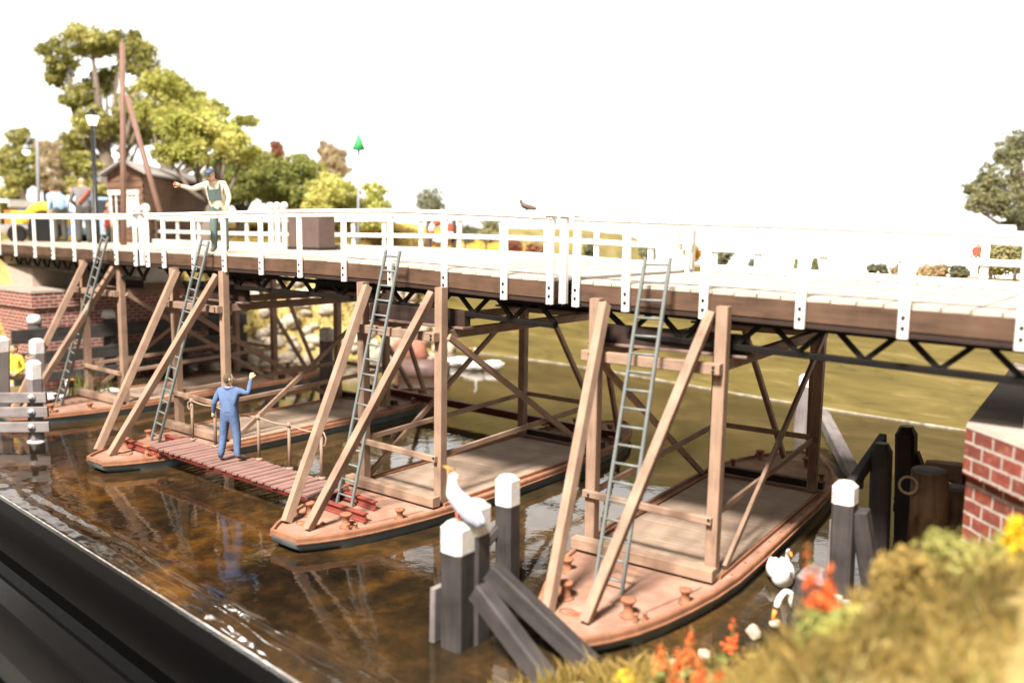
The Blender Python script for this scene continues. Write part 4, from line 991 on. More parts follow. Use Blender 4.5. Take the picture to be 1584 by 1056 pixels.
def bird(name, label, loc, rz, mats, s, look_up=0.0, legs=.09, tilt=0.0):
    t = thing(name, label, 'bird', loc, rz); t.scale = (s,)*3; L = legs
    V = [(0,0,L+.10),(0,.10,L+.15),(0,-.14,L+.06),(0,-.26,L+.02),(0,.15,L+.24),(0,.17,L+.30+look_up*.03)]
    ct, st = math.cos(tilt), math.sin(tilt); hip = Vector((0,0,L+.06))
    T = lambda p: Vector((p[0], hip.y+(p[1]-hip.y)*ct-(p[2]-hip.z)*st, hip.z+(p[1]-hip.y)*st+(p[2]-hip.z)*ct))
    V = [T(p) for p in V]
    vs, fs = skin_points(V, [(0,1),(0,2),(2,3),(1,4),(4,5)], [(.075,.085),(.07,.075),(.045,.05),(.022,.012),.045,.05], 0)
    m = MB(); m.smooth = True; m.add(vs)
    for f in fs: m.face(f, [(0,0)]*len(f))
    h = Vector(V[-1]); d = Vector((0,1,look_up)).normalized()
    m.cur = 1; m.tube([h+d*.035, h+d*.09, h+d*.13-Vector((0,0,.012))], [.022,.014,.006], 7)
    m.cur = 2
    for sx in (-1,1): m.ball(h+d*.02+Vector((sx*.042,0,.012)), .009, 6, 5)
    m.build('body', mats[:3], t, True, 1.0)
    for sx in (-1,1):
        def wg(k):
            b0_ = len(k.v); k.ball((0,0,0), 1, 12, 8)
            for i in range(b0_, len(k.v)):
                p = k.v[i]; k.v[i] = T(Vector((sx*.068+p.x*.022-sx*max(0,-p.y)*.035, -.09+p.y*.20, L+.10+p.z*.062+p.y*.045)))
        part_m('wing', mats[3], t, wg)
        part_m('leg', mats[4], t, lambda k: (k.tube([(sx*.03,.0,L+.05),(sx*.03,-.01,L*.5),(sx*.032,.005,.005)], [.014,.009,.008], 6), k.box((sx*.032-.025,-.01,0),(sx*.032+.025,.05,.008))))
    return t
bird('seagull', 'white and grey seagull looking up on the white capped dolphin', (gull_at.x,gull_at.y,gull_at.z+.075), YAW+1.15, [MT['feather'],MT['beak_orange'],MT['dark'],MT['gull_grey'],MT['beak_red']], 1.38, .5, .085, .48)
bx_ = on_edge(815,331); bird('small_bird', 'small brown bird perched on the white handrail near the span joint', (bx_,yn(bx_)-.02,zrt(bx_)+.003), YAW+1.5, [MT['crow'],MT['beak_orange'],MT['dark'],MT['crow'],MT['crow']], .58, .1, .075)

# ------------------------------------------------------------------ TREES
def leaves_mesh(name, mat, parent, clumps, n, size, flat=.5):
    """leaf-sized faces scattered through the crown in clumps; clumps: (x,y,z,r) in survey units"""
    cl = np.array(clumps, float); wts = cl[:,3]**2; wts /= wts.sum()
    which = RNG.choice(len(cl), n, p=wts); d = RNG.normal(size=(n,3)); d /= np.linalg.norm(d,axis=1)[:,None]
    rr = RNG.uniform(.45,1.12,n)+.25*np.abs(RNG.normal(size=n))*(RNG.random(n) < .3)
    c = cl[which,:3]+d*(cl[which,3]*rr)[:,None]*np.array([1,1,.82])
    nrm = d*.8+RNG.normal(size=(n,3))*.55+np.array([0,0,.35]); nrm /= np.linalg.norm(nrm,axis=1)[:,None]
    a = np.cross(nrm, RNG.normal(size=(n,3))); a /= np.linalg.norm(a,axis=1)[:,None]; b = np.cross(nrm, a)
    s = size*RNG.uniform(.6,1.35,n)[:,None]
    q = np.stack([c-a*s*.5-b*s*.28, c+a*s*.1-b*s*.45, c+a*s*.6+b*s*.05, c-a*s*.05+b*s*.45],1).reshape(-1,3)*U
    me = bpy.data.meshes.new(name); f = np.arange(n*4).reshape(-1,4)
    me.from_pydata(q.tolist(), [], f.tolist()); me.materials.append(mat)
    o = bpy.data.objects.new(name, me); C.objects.link(o)
    if parent: o.parent = parent; me.transform(Matrix.Translation(-parent.location))
    return o
def sub_clumps(blobs, per=9, k=.42):
    out = []
    for (x,y,z,r) in blobs:
        out.append((x,y,z,r*.85))
        for _ in range(per):
            d = RNG.normal(size=3); d /= np.linalg.norm(d); d[2] = d[2]*.8+.1
            out.append((x+d[0]*r*.92, y+d[1]*r*.92, z+d[2]*r*.80, r*k*RNG.uniform(.6,1.15)))
    return out
def tree(name, label, base_px, d, zb_, blobs_px, mat, n, size, trunk=None, bark='bark', grp=None):
    """blobs_px: (px, py, radius in px, depth offset) as measured on the photograph, placed at distance d"""
    blobs = []
    for (px,py,r,dd) in blobs_px:
        p = at_d(px,py,d+dd); blobs.append((p.x,p.y,p.z,r*(d+dd)/FPX))
    b = at_d(base_px, 356, d); b = Vector((b.x,b.y,zb_))
    t = thing(name, label, 'tree', b, 0, grp)
    leaves_mesh('crown', mat, t, sub_clumps(blobs, 13, .36), int(n*1.8), size*.64)
    top = max(blobs, key=lambda q: q[2]); R = trunk or .35
    def f(m):
        mid = b.lerp(Vector(top[:3]), .42)+Vector((.1,0,0)); up_ = Vector(top[:3])
        m.tube([b-Vector((0,0,.3)), b+Vector((0,0,.4)), b.lerp(mid,.6), mid, mid.lerp(up_,.5), up_], [R*1.35,R,R*.85,R*.7,R*.4,R*.12], 9)
        for q in blobs:
            qv = Vector(q[:3]); s_ = b.lerp(mid, random.uniform(.65,1)); k_ = s_.lerp(qv,.5)+Vector((0,0,-.15*(qv-s_).length))
            m.tube([s_,k_,qv], [R*.45,R*.28,R*.08], 6)
    part('trunk', MT[bark], t, f, False); return t
GZ = 5.6
TG = 'trees on the left bank'
tree('broad_tree', 'tallest olive green tree with open crown behind the brown spars', 178, 58, GZ, [(95,85,30,0),(92,118,24,1),(140,62,36,0),(185,68,32,1),(222,95,34,0),(236,128,22,2),(118,150,26,0),(150,190,30,-1),(128,215,26,1),(205,165,30,1),(165,120,22,3),(120,245,24,2),(140,285,30,3),(222,205,26,4),(152,135,24,3),(196,205,28,3),(182,255,26,4)], MT['leaf_olive'], 17000, .30, .58, grp=TG)
tree('broad_tree', 'light green spreading tree just right of the leaning spar', 262, 54, GZ, [(250,140,34,0),(232,175,28,0),(282,150,32,1),(305,180,34,0),(330,170,22,1),(270,190,30,-1),(345,215,22,1),(372,188,12,1),(390,187,11,1),(358,200,14,1)], MT['leaf_light'], 9000, .27, .45, grp=TG)
tree('broad_tree', 'bright yellow green tree with forked grey trunk behind the man on the bridge', 318, 45, GZ, [(285,212,36,0),(258,240,22,-1),(318,205,36,0),(352,225,30,0),(300,238,26,-1),(378,240,24,1),(345,205,24,1)], MT['leaf_light'], 9000, .22, .42, grp=TG)
tree('broad_tree', 'mid green rounded tree right of the yellow green one', 372, 52, GZ, [(372,250,34,0),(402,262,30,0),(345,270,28,-1),(395,285,28,0),(365,295,28,-1)], MT['leaf_mid'], 8000, .24, .35, grp=TG)
tree('broad_tree', 'dark drooping tree above the brown cabinet', 440, 50, GZ, [(430,275,30,0),(455,262,32,0),(480,272,26,1),(420,300,26,-1),(455,300,32,0),(490,300,20,0)], MT['leaf_mid'], 8000, .23, .32, grp=TG)
tree('broad_tree', 'light green bushy tree left of the green topped pole', 520, 47, GZ-.6, [(505,292,26,0),(530,300,24,-1),(495,315,24,0),(545,318,24,0),(520,335,26,0),(580,296,18,1),(585,318,24,1),(572,338,24,0)], MT['leaf_light'], 8000, .20, .25, grp=TG)
tree('autumn_tree', 'beige autumn tree rising behind the light green bushes', 512, 66, GZ, [(503,232,15,0),(516,245,18,0),(527,262,16,0),(505,258,15,0)], MT['leaf_beige'], 2600, .28, .25, grp=TG)
tree('autumn_tree', 'small rusty red tree peeping above the green crowns', 430, 72, GZ, [(428,226,9,0),(430,240,12,0)], MT['leaf_rust'], 1200, .26, .2, grp=TG)
tree('broad_tree', 'rounded olive tree at the far left behind the curved lamp', 35, 62, GZ, [(30,215,20,0),(22,245,24,0),(45,240,18,0),(30,270,26,0),(20,295,22,0)], MT['leaf_olive'], 5200, .28, .4, grp=TG)
for i,(px,lab) in enumerate(((72,'pale beige bare tree right of the curved lamp'),(100,'pale beige bare tree left of the black street lamp'))):
    tree('autumn_tree', lab, px, 68+3*i, GZ, [(px-6,230,16,0),(px+8,245,16,0),(px,265,20,0),(px+4,288,18,0)], MT['leaf_beige'], 2200, .30, .3, grp=TG)
tree('broad_tree', 'low olive bush tree between street lamp and shed', 132, 50, GZ, [(130,255,22,0),(124,290,20,0),(142,300,20,0)], MT['leaf_olive'], 3000, .24, .25, grp=TG)
tree('dark_tree', 'tall grey green tree at the right edge above the railing', 1588, 44, 5.0, [(1548,268,30,0),(1526,285,26,0),(1512,300,24,0),(1560,235,24,0),(1575,215,22,0),(1575,240,32,0),(1600,225,34,1),(1520,310,24,0),(1552,305,28,0),(1585,290,30,0),(1508,322,14,0),(1590,330,28,-1),(1545,325,20,0)], MT['leaf_dark'], 9000, .17, .4, grp=None)
# horizon trees behind the painted river
HG = 'small trees along the far horizon'
for (px,yb,w,h,lab,mt) in [(660,340,44,40,'round dark green treetop just above the railing, right of the green bushes','leaf_far'),(720,382,26,34,'grey green tree behind the lifebuoy stand','leaf_far'),(752,385,30,48,'dark tree behind the railing, right of the lifebuoy stand','leaf_dark'),
    (788,398,44,24,'brown orange bush below the small brown bird','leaf_rust'),(826,402,34,20,'brown bush left of the span joint','leaf_rust'),(913,400,22,18,'round pale tree just right of the span joint','leaf_far'),(996,404,26,20,'round tree beside the top of the nearest ladder','leaf_far'),
    (1068,408,22,26,'golden tree behind paired far posts','leaf_gold'),(1117,412,32,20,'rounded bush right of the paired far posts','leaf_far'),(1158,415,22,12,'low bush, second right of the paired far posts','leaf_far'),
    (1232,420,7,20,'thin poplar left of the second railing post','leaf_dark'),(1260,420,9,20,'thin poplar right of the second railing post','leaf_dark'),(1262,423,30,7,'low dark hedge at the foot of the thin poplar','leaf_dark'),
    (1352,425,36,13,'dark sloping hedge on the horizon','leaf_far'),(1390,428,32,16,'beige bush on the horizon right of the dark hedge','leaf_beige'),(1440,432,54,20,'brownish row bush under the far middle rail','leaf_beige'),(1480,432,34,16,'bluish distant hedge under the far rail near the red signal','leaf_far'),
    (1532,432,44,52,'grey brown wood behind the red signal','leaf_dark'),(1570,425,34,60,'dark conifer wood at the right edge under the railing','leaf_dark')]:
    c0 = at_y(px,yb,36.0 if px < 1000 else 34.6); d = (c0-Vector((0,0,CAMH))).dot(_f); k = d/FPX
    t = thing('horizon_tree', lab, 'tree', c0, 0, HG); n_ = max(350, int(w*h*1.6))
    bl = [(c0.x+random.uniform(-.3,.3)*w*k, c0.y+random.uniform(0,.5), c0.z+h*k*random.uniform(.35,.98), min(w,h)*k*random.uniform(.36,.52)) for _ in range(int(4+w/6))]
    if w < 12: bl = [(c0.x, c0.y, c0.z+h*k*q, w*k*.55*(1.1-.5*q)) for q in (.2,.35,.5,.65,.8,.9)]
    leaves_mesh('crown', MT[mt], t, bl, n_, .11)
    part('trunk', MT['bark'], t, lambda m: m.tube([(c0.x,c0.y,5.0),(c0.x,c0.y,c0.z+h*k*.5)], [.07,.04], 6), False)

# ------------------------------------------------------------------ LEFT BANK FURNITURE
def at_ground_line(px, d): return at_ground(px, d, GZ)
# spars
p = at_ground(190,36,GZ); tp = at_d(189,66,36)
t = thing('spar_pole', 'tall upright brown spar in front of the shed', 'pole', p, 0); part('shaft', MT['spar'], t, lambda m: m.tube([p,tp], [.125,.105], 10), False)
p2 = at_d(252,345,35.2); tq = at_d(196,148,36.0)
t = thing('spar_pole', 'brown spar leaning against the tall upright one', 'pole', p2, 0); part('shaft', MT['spar'], t, lambda m: m.tube([p2,tq], [.115,.10], 10), False)
# street lamp
p = at_ground(149,38,GZ); hd = at_d(143,186,38)
t = thing('street_lamp', 'black street lamp with glowing white lantern left of the spars', 'street lamp', p)
part('post', MT['lamp_black'], t, lambda m: m.tube([p,p.lerp(hd,.25),p.lerp(hd,.26),hd-Vector((0,0,.2))], [.17,.13,.10,.085], 10), False)
part('lantern', MT['lamp_glow'], t, lambda m: m.lathe(hd, [(.15,-.22),(.27,.18)], 12), False)
part('lantern_cap', MT['lamp_black'], t, lambda m: m.lathe(hd, [(.32,.18),(.30,.25),(.14,.36),(.05,.46)], 12), False)
p = at_ground(180,44,GZ); hd = at_d(179,241,44)
t = thing('globe_lamp', 'small white globe lamp over the shed roof', 'street lamp', p)
part('post', MT['white'], t, lambda m: m.tube([p,hd], .06, 8), False); part('globe', MT['lamp_glow'], t, lambda m: m.ball(hd, .17), False)
p = at_ground(60,48,GZ); q = at_d(58,222,48)
t = thing('curved_lamp', 'grey curved street lamp with glowing head at the far left', 'street lamp', p)
a0, a1, a2 = at_d(56,214,48), at_d(47,213,48), at_d(40,224,48)
part('post', MT['grey_metal'], t, lambda m: m.tube([p,q,a0,a1,a2], [.12,.10,.08,.08,.07], 8), False)
part('lamp_head', MT['grey_metal'], t, lambda m: m.lathe(a2, [(.24,-.3),(.2,-.1),(.08,.02)], 10), False)
part('bulb', MT['lamp_glow'], t, lambda m: m.ball(a2-Vector((0,0,.38)), .2), False)
# shed
def shed():
    A = at_ground(170,42,GZ); B = at_ground(224,40.5,GZ); D_ = at_ground(322,52,GZ); E_ = A+(D_-B)
    h = 3.35; cx = (A+B+D_+E_)/4; t = thing('shed', 'brown wooden shed with white framed door and window behind the spars', 'shed', (cx.x,cx.y,GZ))
    ux = (B-A).normalized(); uy = (D_-B).normalized(); nf = Vector((ux.y,-ux.x,0)); apex = (A+B)/2+Vector((0,0,h+.5))
    def walls(m):
        for a, b in ((A,B),(B,D_),(D_,E_),(E_,A)):
            n = 11
            for k in range(n):
                z0, z1 = h*k/n, h*(k+1)/n; o = Vector(((b-a).y,-(b-a).x,0)).normalized()*.02
                m.quad(a+o*1.8+Vector((0,0,z0)), b+o*1.8+Vector((0,0,z0)), b+Vector((0,0,z1)), a+Vector((0,0,z1)))
        m.poly([A+Vector((0,0,h)),B+Vector((0,0,h)),apex]); m.poly([D_+Vector((0,0,h)),E_+Vector((0,0,h)),apex+(D_-B)])
    part('wall', MT['shed'], t, walls, False)
    L = (D_-B); ov = ux*.45; up = Vector((0,0,1))
    def roof(m):
        r0 = apex-uy*.5+up*.06; r1 = apex+L+uy*.4+up*.06
        for P_, Q_ in ((B+ov-uy*.5, D_+ov+uy*.4), (A-ov-uy*.5, E_-ov+uy*.4)):
            P_ = P_+up*(h-.08); Q_ = Q_+up*(h-.08); i = m.add([P_,Q_,r1,r0,P_+up*.10,Q_+up*.10,r1+up*.10,r0+up*.10])
            for f in ((0,1,2,3),(4,5,6,7),(0,1,5,4),(1,2,6,5),(2,3,7,6),(3,0,4,7)): m.face([i+k for k in f], [(0,0),(1,0),(1,1),(0,1)])
    part('roof', MT['roof'], t, roof, False)
    w = (B-A).length
    for (u0,u1,z0,z1,nm) in ((.10,.42,0,2.5,'door'),(.58,.86,.9,2.5,'window')):
        a = A+ux*w*u0+nf*.06; b = A+ux*w*u1+nf*.06
        fr = part(nm, MT['white'], t, lambda m: [m.beam(a+up*z0,a+up*z1,.14,.08,nf), m.beam(b+up*z0,b+up*z1,.14,.08,nf), m.beam(a+up*z1-ux*.1,b+up*z1+ux*.1,.16,.22,up), m.beam(a.lerp(b,.5)+up*z0,a.lerp(b,.5)+up*z1,.07,.06,nf)], False)
        q = MB(); q.quad(a+up*z0-nf*.03,b+up*z0-nf*.03,b+up*z1-nf*.03,a+up*z1-nf*.03); o_ = q.build('pane', MT['dark'] if nm == 'door' else MT['white'], fr, False); o_.data.transform(Matrix.Translation(-t.location))
shed()
# beacon pole with green cone
p = at_ground(553,40,4.6); tp = at_d(555,232,40)
t = thing('channel_beacon', 'thin pole with bright green cone topmark', 'beacon', p)
part('pole', MT['grey_metal'], t, lambda m: m.tube([p,tp], [.07,.05], 8), False)
part('cone_topmark', MT['green_cone'], t, lambda m: m.lathe(tp, [(.30,0),(.02,.76)], 14), False)
# lifebuoy stand, behind the bridge
p = at_ground(665,38,4.4)
t = thing('lifebuoy_stand', 'grey post stand holding a red and white lifebuoy', 'lifebuoy', p)
for px in (664,702):
    a = at_d(px,385,38); b = at_d(px,335,38); part('post', MT['cabinet'], t, lambda m: m.beam((a.x,a.y,4.4),b,.16,.16,(0,1,0)), False)
c = at_d(682,358,37.8); ring_r = .42
for k in range(8):
    a0_, a1_ = 2*math.pi*k/8, 2*math.pi*(k+1)/8
    part('buoy_segment', MT['feather'] if k%2 else MT['red_cloth'], t, lambda m: m.tube([c+_r*ring_r*math.cos(q)+Vector((0,0,ring_r*math.sin(q))) for q in np.linspace(a0_,a1_,5)], .14, 8), False)
# cabinet and white gate posts on the bridge
def at_deck(px, off):
    x = 0; r = ray(px, 380)
    t_ = 18/r.y
    for _ in range(20): t_ = (yn(r.x*t_)+off)/r.y
    return Vector((r.x*t_, r.y*t_, 0))
a = at_deck(447,4.6); b = at_deck(492,4.6); zf = zfb(a.x)+FH+.07
t = thing('cabinet', 'dark brown grey wooden cabinet standing on the middle span', 'cabinet', (a+b)/2)
part('body', MT['cabinet'], t, lambda m: m.box((a.x,a.y,zf),(b.x,a.y+.7,zf+1.35)), False); part('plinth', MT['dark'], t, lambda m: m.box((a.x-.04,a.y-.04,zf-.02),(b.x+.04,a.y+.74,zf+.1)), False)
part('lid', MT['cabinet'], t, lambda m: m.box((a.x-.06,a.y-.06,zf+1.35),(b.x+.06,a.y+.76,zf+1.42)), False)
for px in (420,430,441):
    q = at_deck(px,5.9); zf = zfb(q.x)+FH
    t = thing('gate_post', 'white gate post with knob top at the far railing beside the cabinet', 'post', (q.x,q.y,zf), 0, 'three white gate posts beside the cabinet')
    part('shaft', MT['white'], t, lambda m: m.beam((q.x,q.y,zf),(q.x,q.y,zf+1.55),.16,.14,(0,1,0)), False); part('knob', MT['white'], t, lambda m: m.ball((q.x,q.y,zf+1.66), .15), False)
# paired posts on the far side, right span
for px in (1046,1065):
    q = at_deck(px,5.8); zf = zfb(q.x)+FH; t = thing('marker_post', 'slim white post of a pair at the far edge of the right span', 'post', (q.x,q.y,zf), 0, 'pair of slim white posts on the right span')
    part('shaft', MT['white'], t, lambda m: m.beam((q.x,q.y,zf),(q.x,q.y,zf+1.95),.12,.12,(0,1,0)), False)
q = at_y(1510,434,33.9)
t = thing('signal', 'small red disc signal on a white stick near the right edge', 'signal', q); part('stick', MT['white'], t, lambda m: m.tube([(q.x,q.y,5.0),(q.x,q.y,at_y(1510,392,33.9).z)], .035, 6), False)
h_ = at_y(1510,388,33.8); part('disc', MT['red_cloth'], t, lambda m: m.tube([h_,h_+Vector((0,.06,0))], .14, 12), False)
# vehicles and stall on the left road
def van():
    a = at_ground(160,44,GZ); t = thing('van', 'pale blue van parked behind the black street lamp', 'van', a, YAW+.2)
    part('body', MT['sky_blue'], t, lambda m: [m.box((-.9,-1,.5),(.9,3.2,1.35)), m.box((-.85,-.6,1.35),(.85,3.2,2.35))])
    part('windscreen', MT['glass'], t, lambda m: m.box((-.75,-.63,1.45),(.75,-.61,2.2)))
    for sx in (-1,1):
        part('side_window', MT['glass'], t, lambda m: m.box((sx*.855-.01,-.3,1.5),(sx*.855+.01,1.2,2.15)))
        part('headlight', MT['feather'], t, lambda m: m.tube([(sx*.62,-1.03,.95),(sx*.62,-1.0,.95)], .14, 10))
        for y in (-.2,2.4): part('wheel', MT['lamp_black'], t, lambda m: m.tube([(sx*.92,y,.4),(sx*.72,y,.4)], .4, 14))
van()
def tractor():
    a = at_ground(76,42,GZ+.1); t = thing('tractor', 'yellow tractor with rounded mudguard behind the railing', 'tractor', a, YAW)
    part('mudguard', MT['yellow'], t, lambda m: m.tube([(.95*math.cos(q)+.1,-.45,.75+.95*math.sin(q)) for q in np.linspace(.1,math.pi-.2,10)], .26, 8))
    part('bonnet', MT['yellow'], t, lambda m: m.box((-1.6,-.35,.9),(-.4,.35,1.5)))
    part('wheel', MT['lamp_black'], t, lambda m: m.tube([(.1,-.62,.8),(.1,-.3,.8)], .78, 18)); part('wheel', MT['lamp_black'], t, lambda m: m.tube([(-1.3,-.55,.42),(-1.3,-.3,.42)], .42, 14))
    part('seat', MT['boot'], t, lambda m: m.box((-.1,-.2,1.45),(.4,.25,1.6)))
tractor()
def wagon():
    a = at_ground(36,44,GZ); t = thing('flat_wagon', 'grey flat wagon behind the left railing', 'wagon', a, YAW+.1)
    part('bed', MT['grey_metal'], t, lambda m: m.box((-1.9,-.7,.75),(1.5,.7,.95)))
    for x in (-1.3,.9): part('wheel', MT['lamp_black'], t, lambda m: m.tube([(x,-.75,.4),(x,-.55,.4)], .4, 12))
    for (x,w,h,mt,lab) in ((-1.3,.8,1.0,'leaf_light','leafy pale green crate on the flat wagon'),(-.45,.6,.62,'orange','orange crate on the flat wagon'),(.2,.55,.7,'overall_blue','dark blue crate on the flat wagon'),(.9,.6,.5,'rim','rust brown crate on the flat wagon')):
        w_ = a+(_r*x)*1+Vector((0,0,.98)); c = thing('crate', lab, 'crate', w_, YAW+.1, 'crates on the flat wagon')
        part('sides', MT[mt] if mt != 'leaf_light' else MT['reed'], c, lambda m: [m.box((-w/2,-w/2,0),(-w/2+.05,w/2,h)), m.box((w/2-.05,-w/2,0),(w/2,w/2,h)), m.box((-w/2+.05,-w/2,0),(w/2-.05,-w/2+.05,h)), m.box((-w/2+.05,w/2-.05,0),(w/2-.05,w/2,h))])
        part('lid', MT[mt] if mt != 'leaf_light' else MT['reed'], c, lambda m: m.box((-w/2-.02,-w/2-.02,h),(w/2+.02,w/2+.02,h+.05)))
wagon()
a = at_ground(0,60,GZ); t = thing('house', 'small pale house with dark window at the far left edge', 'house', a, YAW)
part('wall', MT['coping'], t, lambda m: m.box((-2.5,0,0),(.6,3,2.1))); part('window', MT['dark'], t, lambda m: m.box((-.6,-.04,.7),(.35,-.01,1.8)))
part('roof', MT['white'], t, lambda m: m.prism([(-2.8,-.4),(.95,-.4),(.95,3.4),(-2.8,3.4)], 2.1, 2.6, .92))

# ------------------------------------------------------------------ STONES, LOG, GRASS, FLOWERS
def stone_mesh(seed):
    m = MB(); rs = random.Random(seed); o = Vector((rs.uniform(-9,9),rs.uniform(-9,9),rs.uniform(-9,9)))
    m.ball((0,0,0), (1,.82,.62), 12, 8, lambda p: 1+.38*mnoise.noise(p*1.4+o)+.12*mnoise.noise(p*3.1+o)); return m
protos = []
SG = 'pale stones along the left bank'
def add_stone(i, x, y, z, r, mat='stone', lab='pale rounded stone on the bank slope under the bridge', grp=SG):
    if i < 8:
        o = stone_mesh(i).build('stone', MT['stone']); protos.append(o)
    else: o = protos[i%8].copy(); C.objects.link(o)
    o.location = Vector((x,y,z))*U; o.scale = (r*random.uniform(.8,1.25),r*random.uniform(.8,1.2),r*random.uniform(.75,1.2)); o.rotation_euler = (random.uniform(-.4,.4),random.uniform(-.4,.4),random.uniform(0,6.3))
    tag(o, lab, 'stone', grp); return o
si = 0
for k in range(240):
    y = random.uniform(22.5,35.5); band = random.random()**.9*3.6
    sh = interp(y, [(22,-36.3),(27,-34.9),(29.6,-33.2),(31.5,-30.6),(34.7,-31.5),(36,-31.4)])
    x = sh+.35-band; z = hl(x,y); add_stone(si, x, y, z+.05, random.uniform(.26,.58)); si += 1
for k in range(26):
    y = random.uniform(11.0,15.6); x = interp(y, [(8,-40.3),(12,-38.2),(15,-37.0)])+.3-random.random()*2.6
    add_stone(si, x, y, hl(x,y)+.05, random.uniform(.2,.42), lab='pale stone on the bank in front of the left abutment', grp='stones before the left abutment'); si += 1
for (px,py,r) in [(1165,975,.15),(1200,962,.13),(1090,1010,.15),(1240,960,.12),(1040,1025,.14),(1390,770,.16),(1400,795,.17),(1402,740,.12)]:
    q = at_z(px,py,.12); add_stone(si, q.x,q.y,.1,r, lab='pale stone at the water edge of the right bank', grp='stones along the right bank'); si += 1
rr = at_y(640,540,30.6); o = stone_mesh(77).build('stone', MT['stone_red']); o.location = Vector((rr.x-.2,30.6,.75))*U; o.scale = (1.0,.8,1.05); tag(o, 'large reddish stone above the log on the far bank', 'stone')
l0, l1 = at_z(618,572,.25), at_z(694,574,.25)
t = thing('floating_log', 'thick dark brown log lying at the far water edge beside the swans', 'log', l0)
part('trunk', MT['log'], t, lambda m: m.tube([l0,l0.lerp(l1,.5)+Vector((0,0,.05)),l1], [.50,.48,.44], 14), False)
def grass(name, mat, label, kind, pts, hmin, hmax, w, lean):
    n = len(pts); P = np.array(pts); h = RNG.uniform(hmin,hmax,n); a = RNG.uniform(0,2*np.pi,n); L = RNG.normal(size=(n,2))*lean
    dx = np.stack([np.cos(a),np.sin(a),np.zeros(n)],1)*w*RNG.uniform(.6,1.4,n)[:,None]
    tip = P+np.stack([L[:,0]*h,L[:,1]*h,h],1); mid = P+np.stack([L[:,0]*h*.3,L[:,1]*h*.3,h*.6],1)
    v = np.stack([P-dx,P+dx,mid+dx*.7,tip,mid-dx*.7],1).reshape(-1,3)*U
    me = bpy.data.meshes.new(name); me.from_pydata(v.tolist(), [], np.arange(n*5).reshape(-1,5).tolist()); me.materials.append(mat)
    o = bpy.data.objects.new(name, me); C.objects.link(o); tag(o, label, 'grass', None, kind); return o
def scatter(hf, n, x0, x1, y0, y1, zmin=.15, dens=1.0, seed=3):
    out = []
    while len(out) < n:
        x = random.uniform(x0,x1); y = random.uniform(y0,y1); z = hf(x,y)
        if z < zmin: continue
        if nz(x,y,.9,seed) < -.15 and random.random() < dens: continue
        out.append((x,y,z-.02))
    return out
def clear_right(p): return not (p[0] > -2.9 and 14.6 < p[1] < 21 and p[0]+2.9 > (15.6-p[1])*.9)
gp_ = [p for p in scatter(hr, 44000, -7.9, 4, 6.3, 17.5, .12) if clear_right(p)]
grass('golden_grass', MT['grass_gold'], 'long golden grass covering the right foreground bank', 'stuff', gp_[:27000], .10, .33, .012, .55)
grass('green_grass', MT['grass_green'], 'short green grass tufts in the right foreground bank', 'stuff', gp_[27000:], .08, .26, .012, .45)
lg = [p for p in scatter(hl, 26000, -52, -33.4, 21.5, 38, 1.3, .8, 4)]
grass('golden_grass', MT['grass_gold'], 'golden dry grass on the far left bank slope', 'stuff', lg, .15, .50, .03, .5)
lg2 = [p for p in scatter(hl, 7000, -50, -38, 9.5, 15.7, .8, .8, 5)]
grass('golden_grass', MT['grass_gold'], 'golden grass in front of the left abutment', 'stuff', lg2, .12, .45, .025, .5)
lg3 = [p for p in scatter(hl, 9000, -75, -40, 22, 46, 4.5, .8, 5)]
grass('green_grass', MT['grass_green'], 'yellow green grass on top of the left bank', 'stuff', lg3, .12, .4, .035, .5)
# wiry dry stems over the bank edge
# reeds by the farthest pontoon
rp = at_z(118,622,0); rpt = [(rp.x+random.uniform(-.8,.8), rp.y+random.uniform(-.2,1.2), -.05) for _ in range(110)]
t = thing('reed_clump', 'clump of green reeds growing behind the farthest ladder', 'reeds', rp); o = grass('stems', MT['reed'], None, None, rpt, .5, 1.35, .025, .16); o.parent = t; o.data.transform(Matrix.Translation(-t.location)); del o['category']
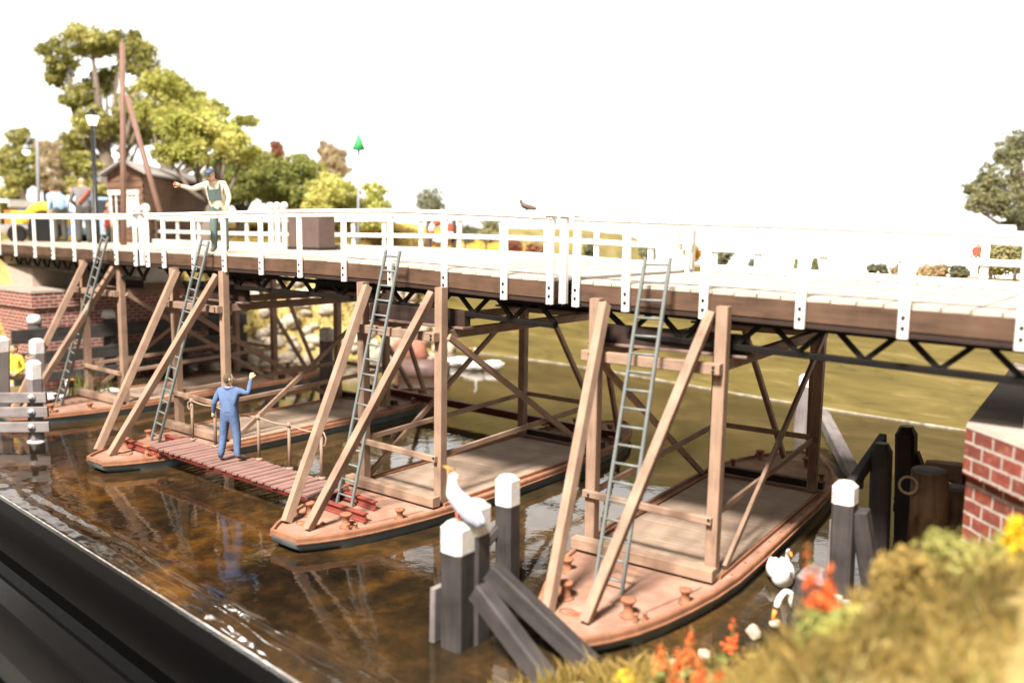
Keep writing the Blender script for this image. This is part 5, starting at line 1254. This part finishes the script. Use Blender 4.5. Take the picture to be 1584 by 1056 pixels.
# flowers
def flower(label, base, h, mat, n, grp, r=.075, sc=.065):
    b = Vector(base); t = thing('flower_spike', label, 'flower', b, random.uniform(0,6), grp); lean = Vector((random.uniform(-.12,.12),random.uniform(-.12,.12),1))
    part('stem', MT['reed'], t, lambda m: m.tube([Vector((0,0,0)), lean*h*.5, lean*h], [.012,.010,.006], 5))
    cl = [tuple(lean*h*q)+(r*(1.25-.8*(q-.4)/.6),) for q in np.linspace(.42,1.0,6)]
    o = leaves_mesh('blossom', mat, None, cl, n, sc); o.parent = t
    o = leaves_mesh('leaves', MT['reed'], None, [tuple(lean*h*q)+(r*1.5,) for q in (.1,.22,.34)], 30, .12); o.parent = t
def fl_at(px, py, zg):
    """where the sight line of a blossom meets the bank, lowered to the turf"""
    for d in np.arange(8.6, 16, .05):
        p = at_d(px, py, d)
        if p.z-hr(p.x,p.y) < zg: return Vector((p.x,p.y,hr(p.x,p.y)-.02)), d
    return Vector((p.x,p.y,hr(p.x,p.y))), 15
for (px,py,hh) in [(1020,1000,.5),(1062,985,.6),(1130,975,.55),(1075,1030,.5),(1115,1045,.45),(1258,965,.8),(1268,1005,.6),(1045,1010,.6),(1285,1035,.4)]:
    b, d = fl_at(px, py, hh*1.1); flower('orange flower spike on the right foreground bank', b, hh*1.3, MT['petal_orange'], 70, 'orange flower spikes on the foreground bank')
for (px,py,hh) in [(1566,825,.6),(1578,845,.5)]:
    b, d = fl_at(px, py, hh*.7); flower('bright yellow flower spike in front of the right brick pier', b, hh, MT['petal_yellow'], 110, 'yellow flower spikes before the right pier', .10, .07)
for (px,py,hh) in [(1530,800,.6),(1520,825,.5)]:
    b, d = fl_at(px, py, hh*.7); flower('orange flower spike in front of the right brick pier', b, hh, MT['petal_orange'], 90, 'orange flower spikes before the right pier')
# bushes on the right bank
for (px,py,r,mt,lab) in [(1285,965,.30,'leaf_light','bright green tuft right of the dark leaning pile'),(1400,985,.34,'grass_gold','golden shrub in the middle of the foreground bank'),(1500,930,.40,'leaf_olive','olive shrub near the right picture edge'),(1160,1030,.26,'grass_gold','golden shrub among the orange flowers'),(970,1050,.16,'petal_yellow','bright yellow moss tuft at the lower end of the bank')]:
    b, d = fl_at(px, py, r*.6); t = thing('shrub', lab, 'shrub', b, 0, 'shrubs on the foreground bank'); 
    cl = sub_clumps([(b.x,b.y,b.z+r*.35,r)], 10, .4); leaves_mesh('foliage', MT[mt], t, cl, 1500, .055)
    part('stem', MT['bark'], t, lambda m: m.tube([b-Vector((0,0,.05)), b+Vector((0,0,r*.5))], [.02,.012], 5), False)
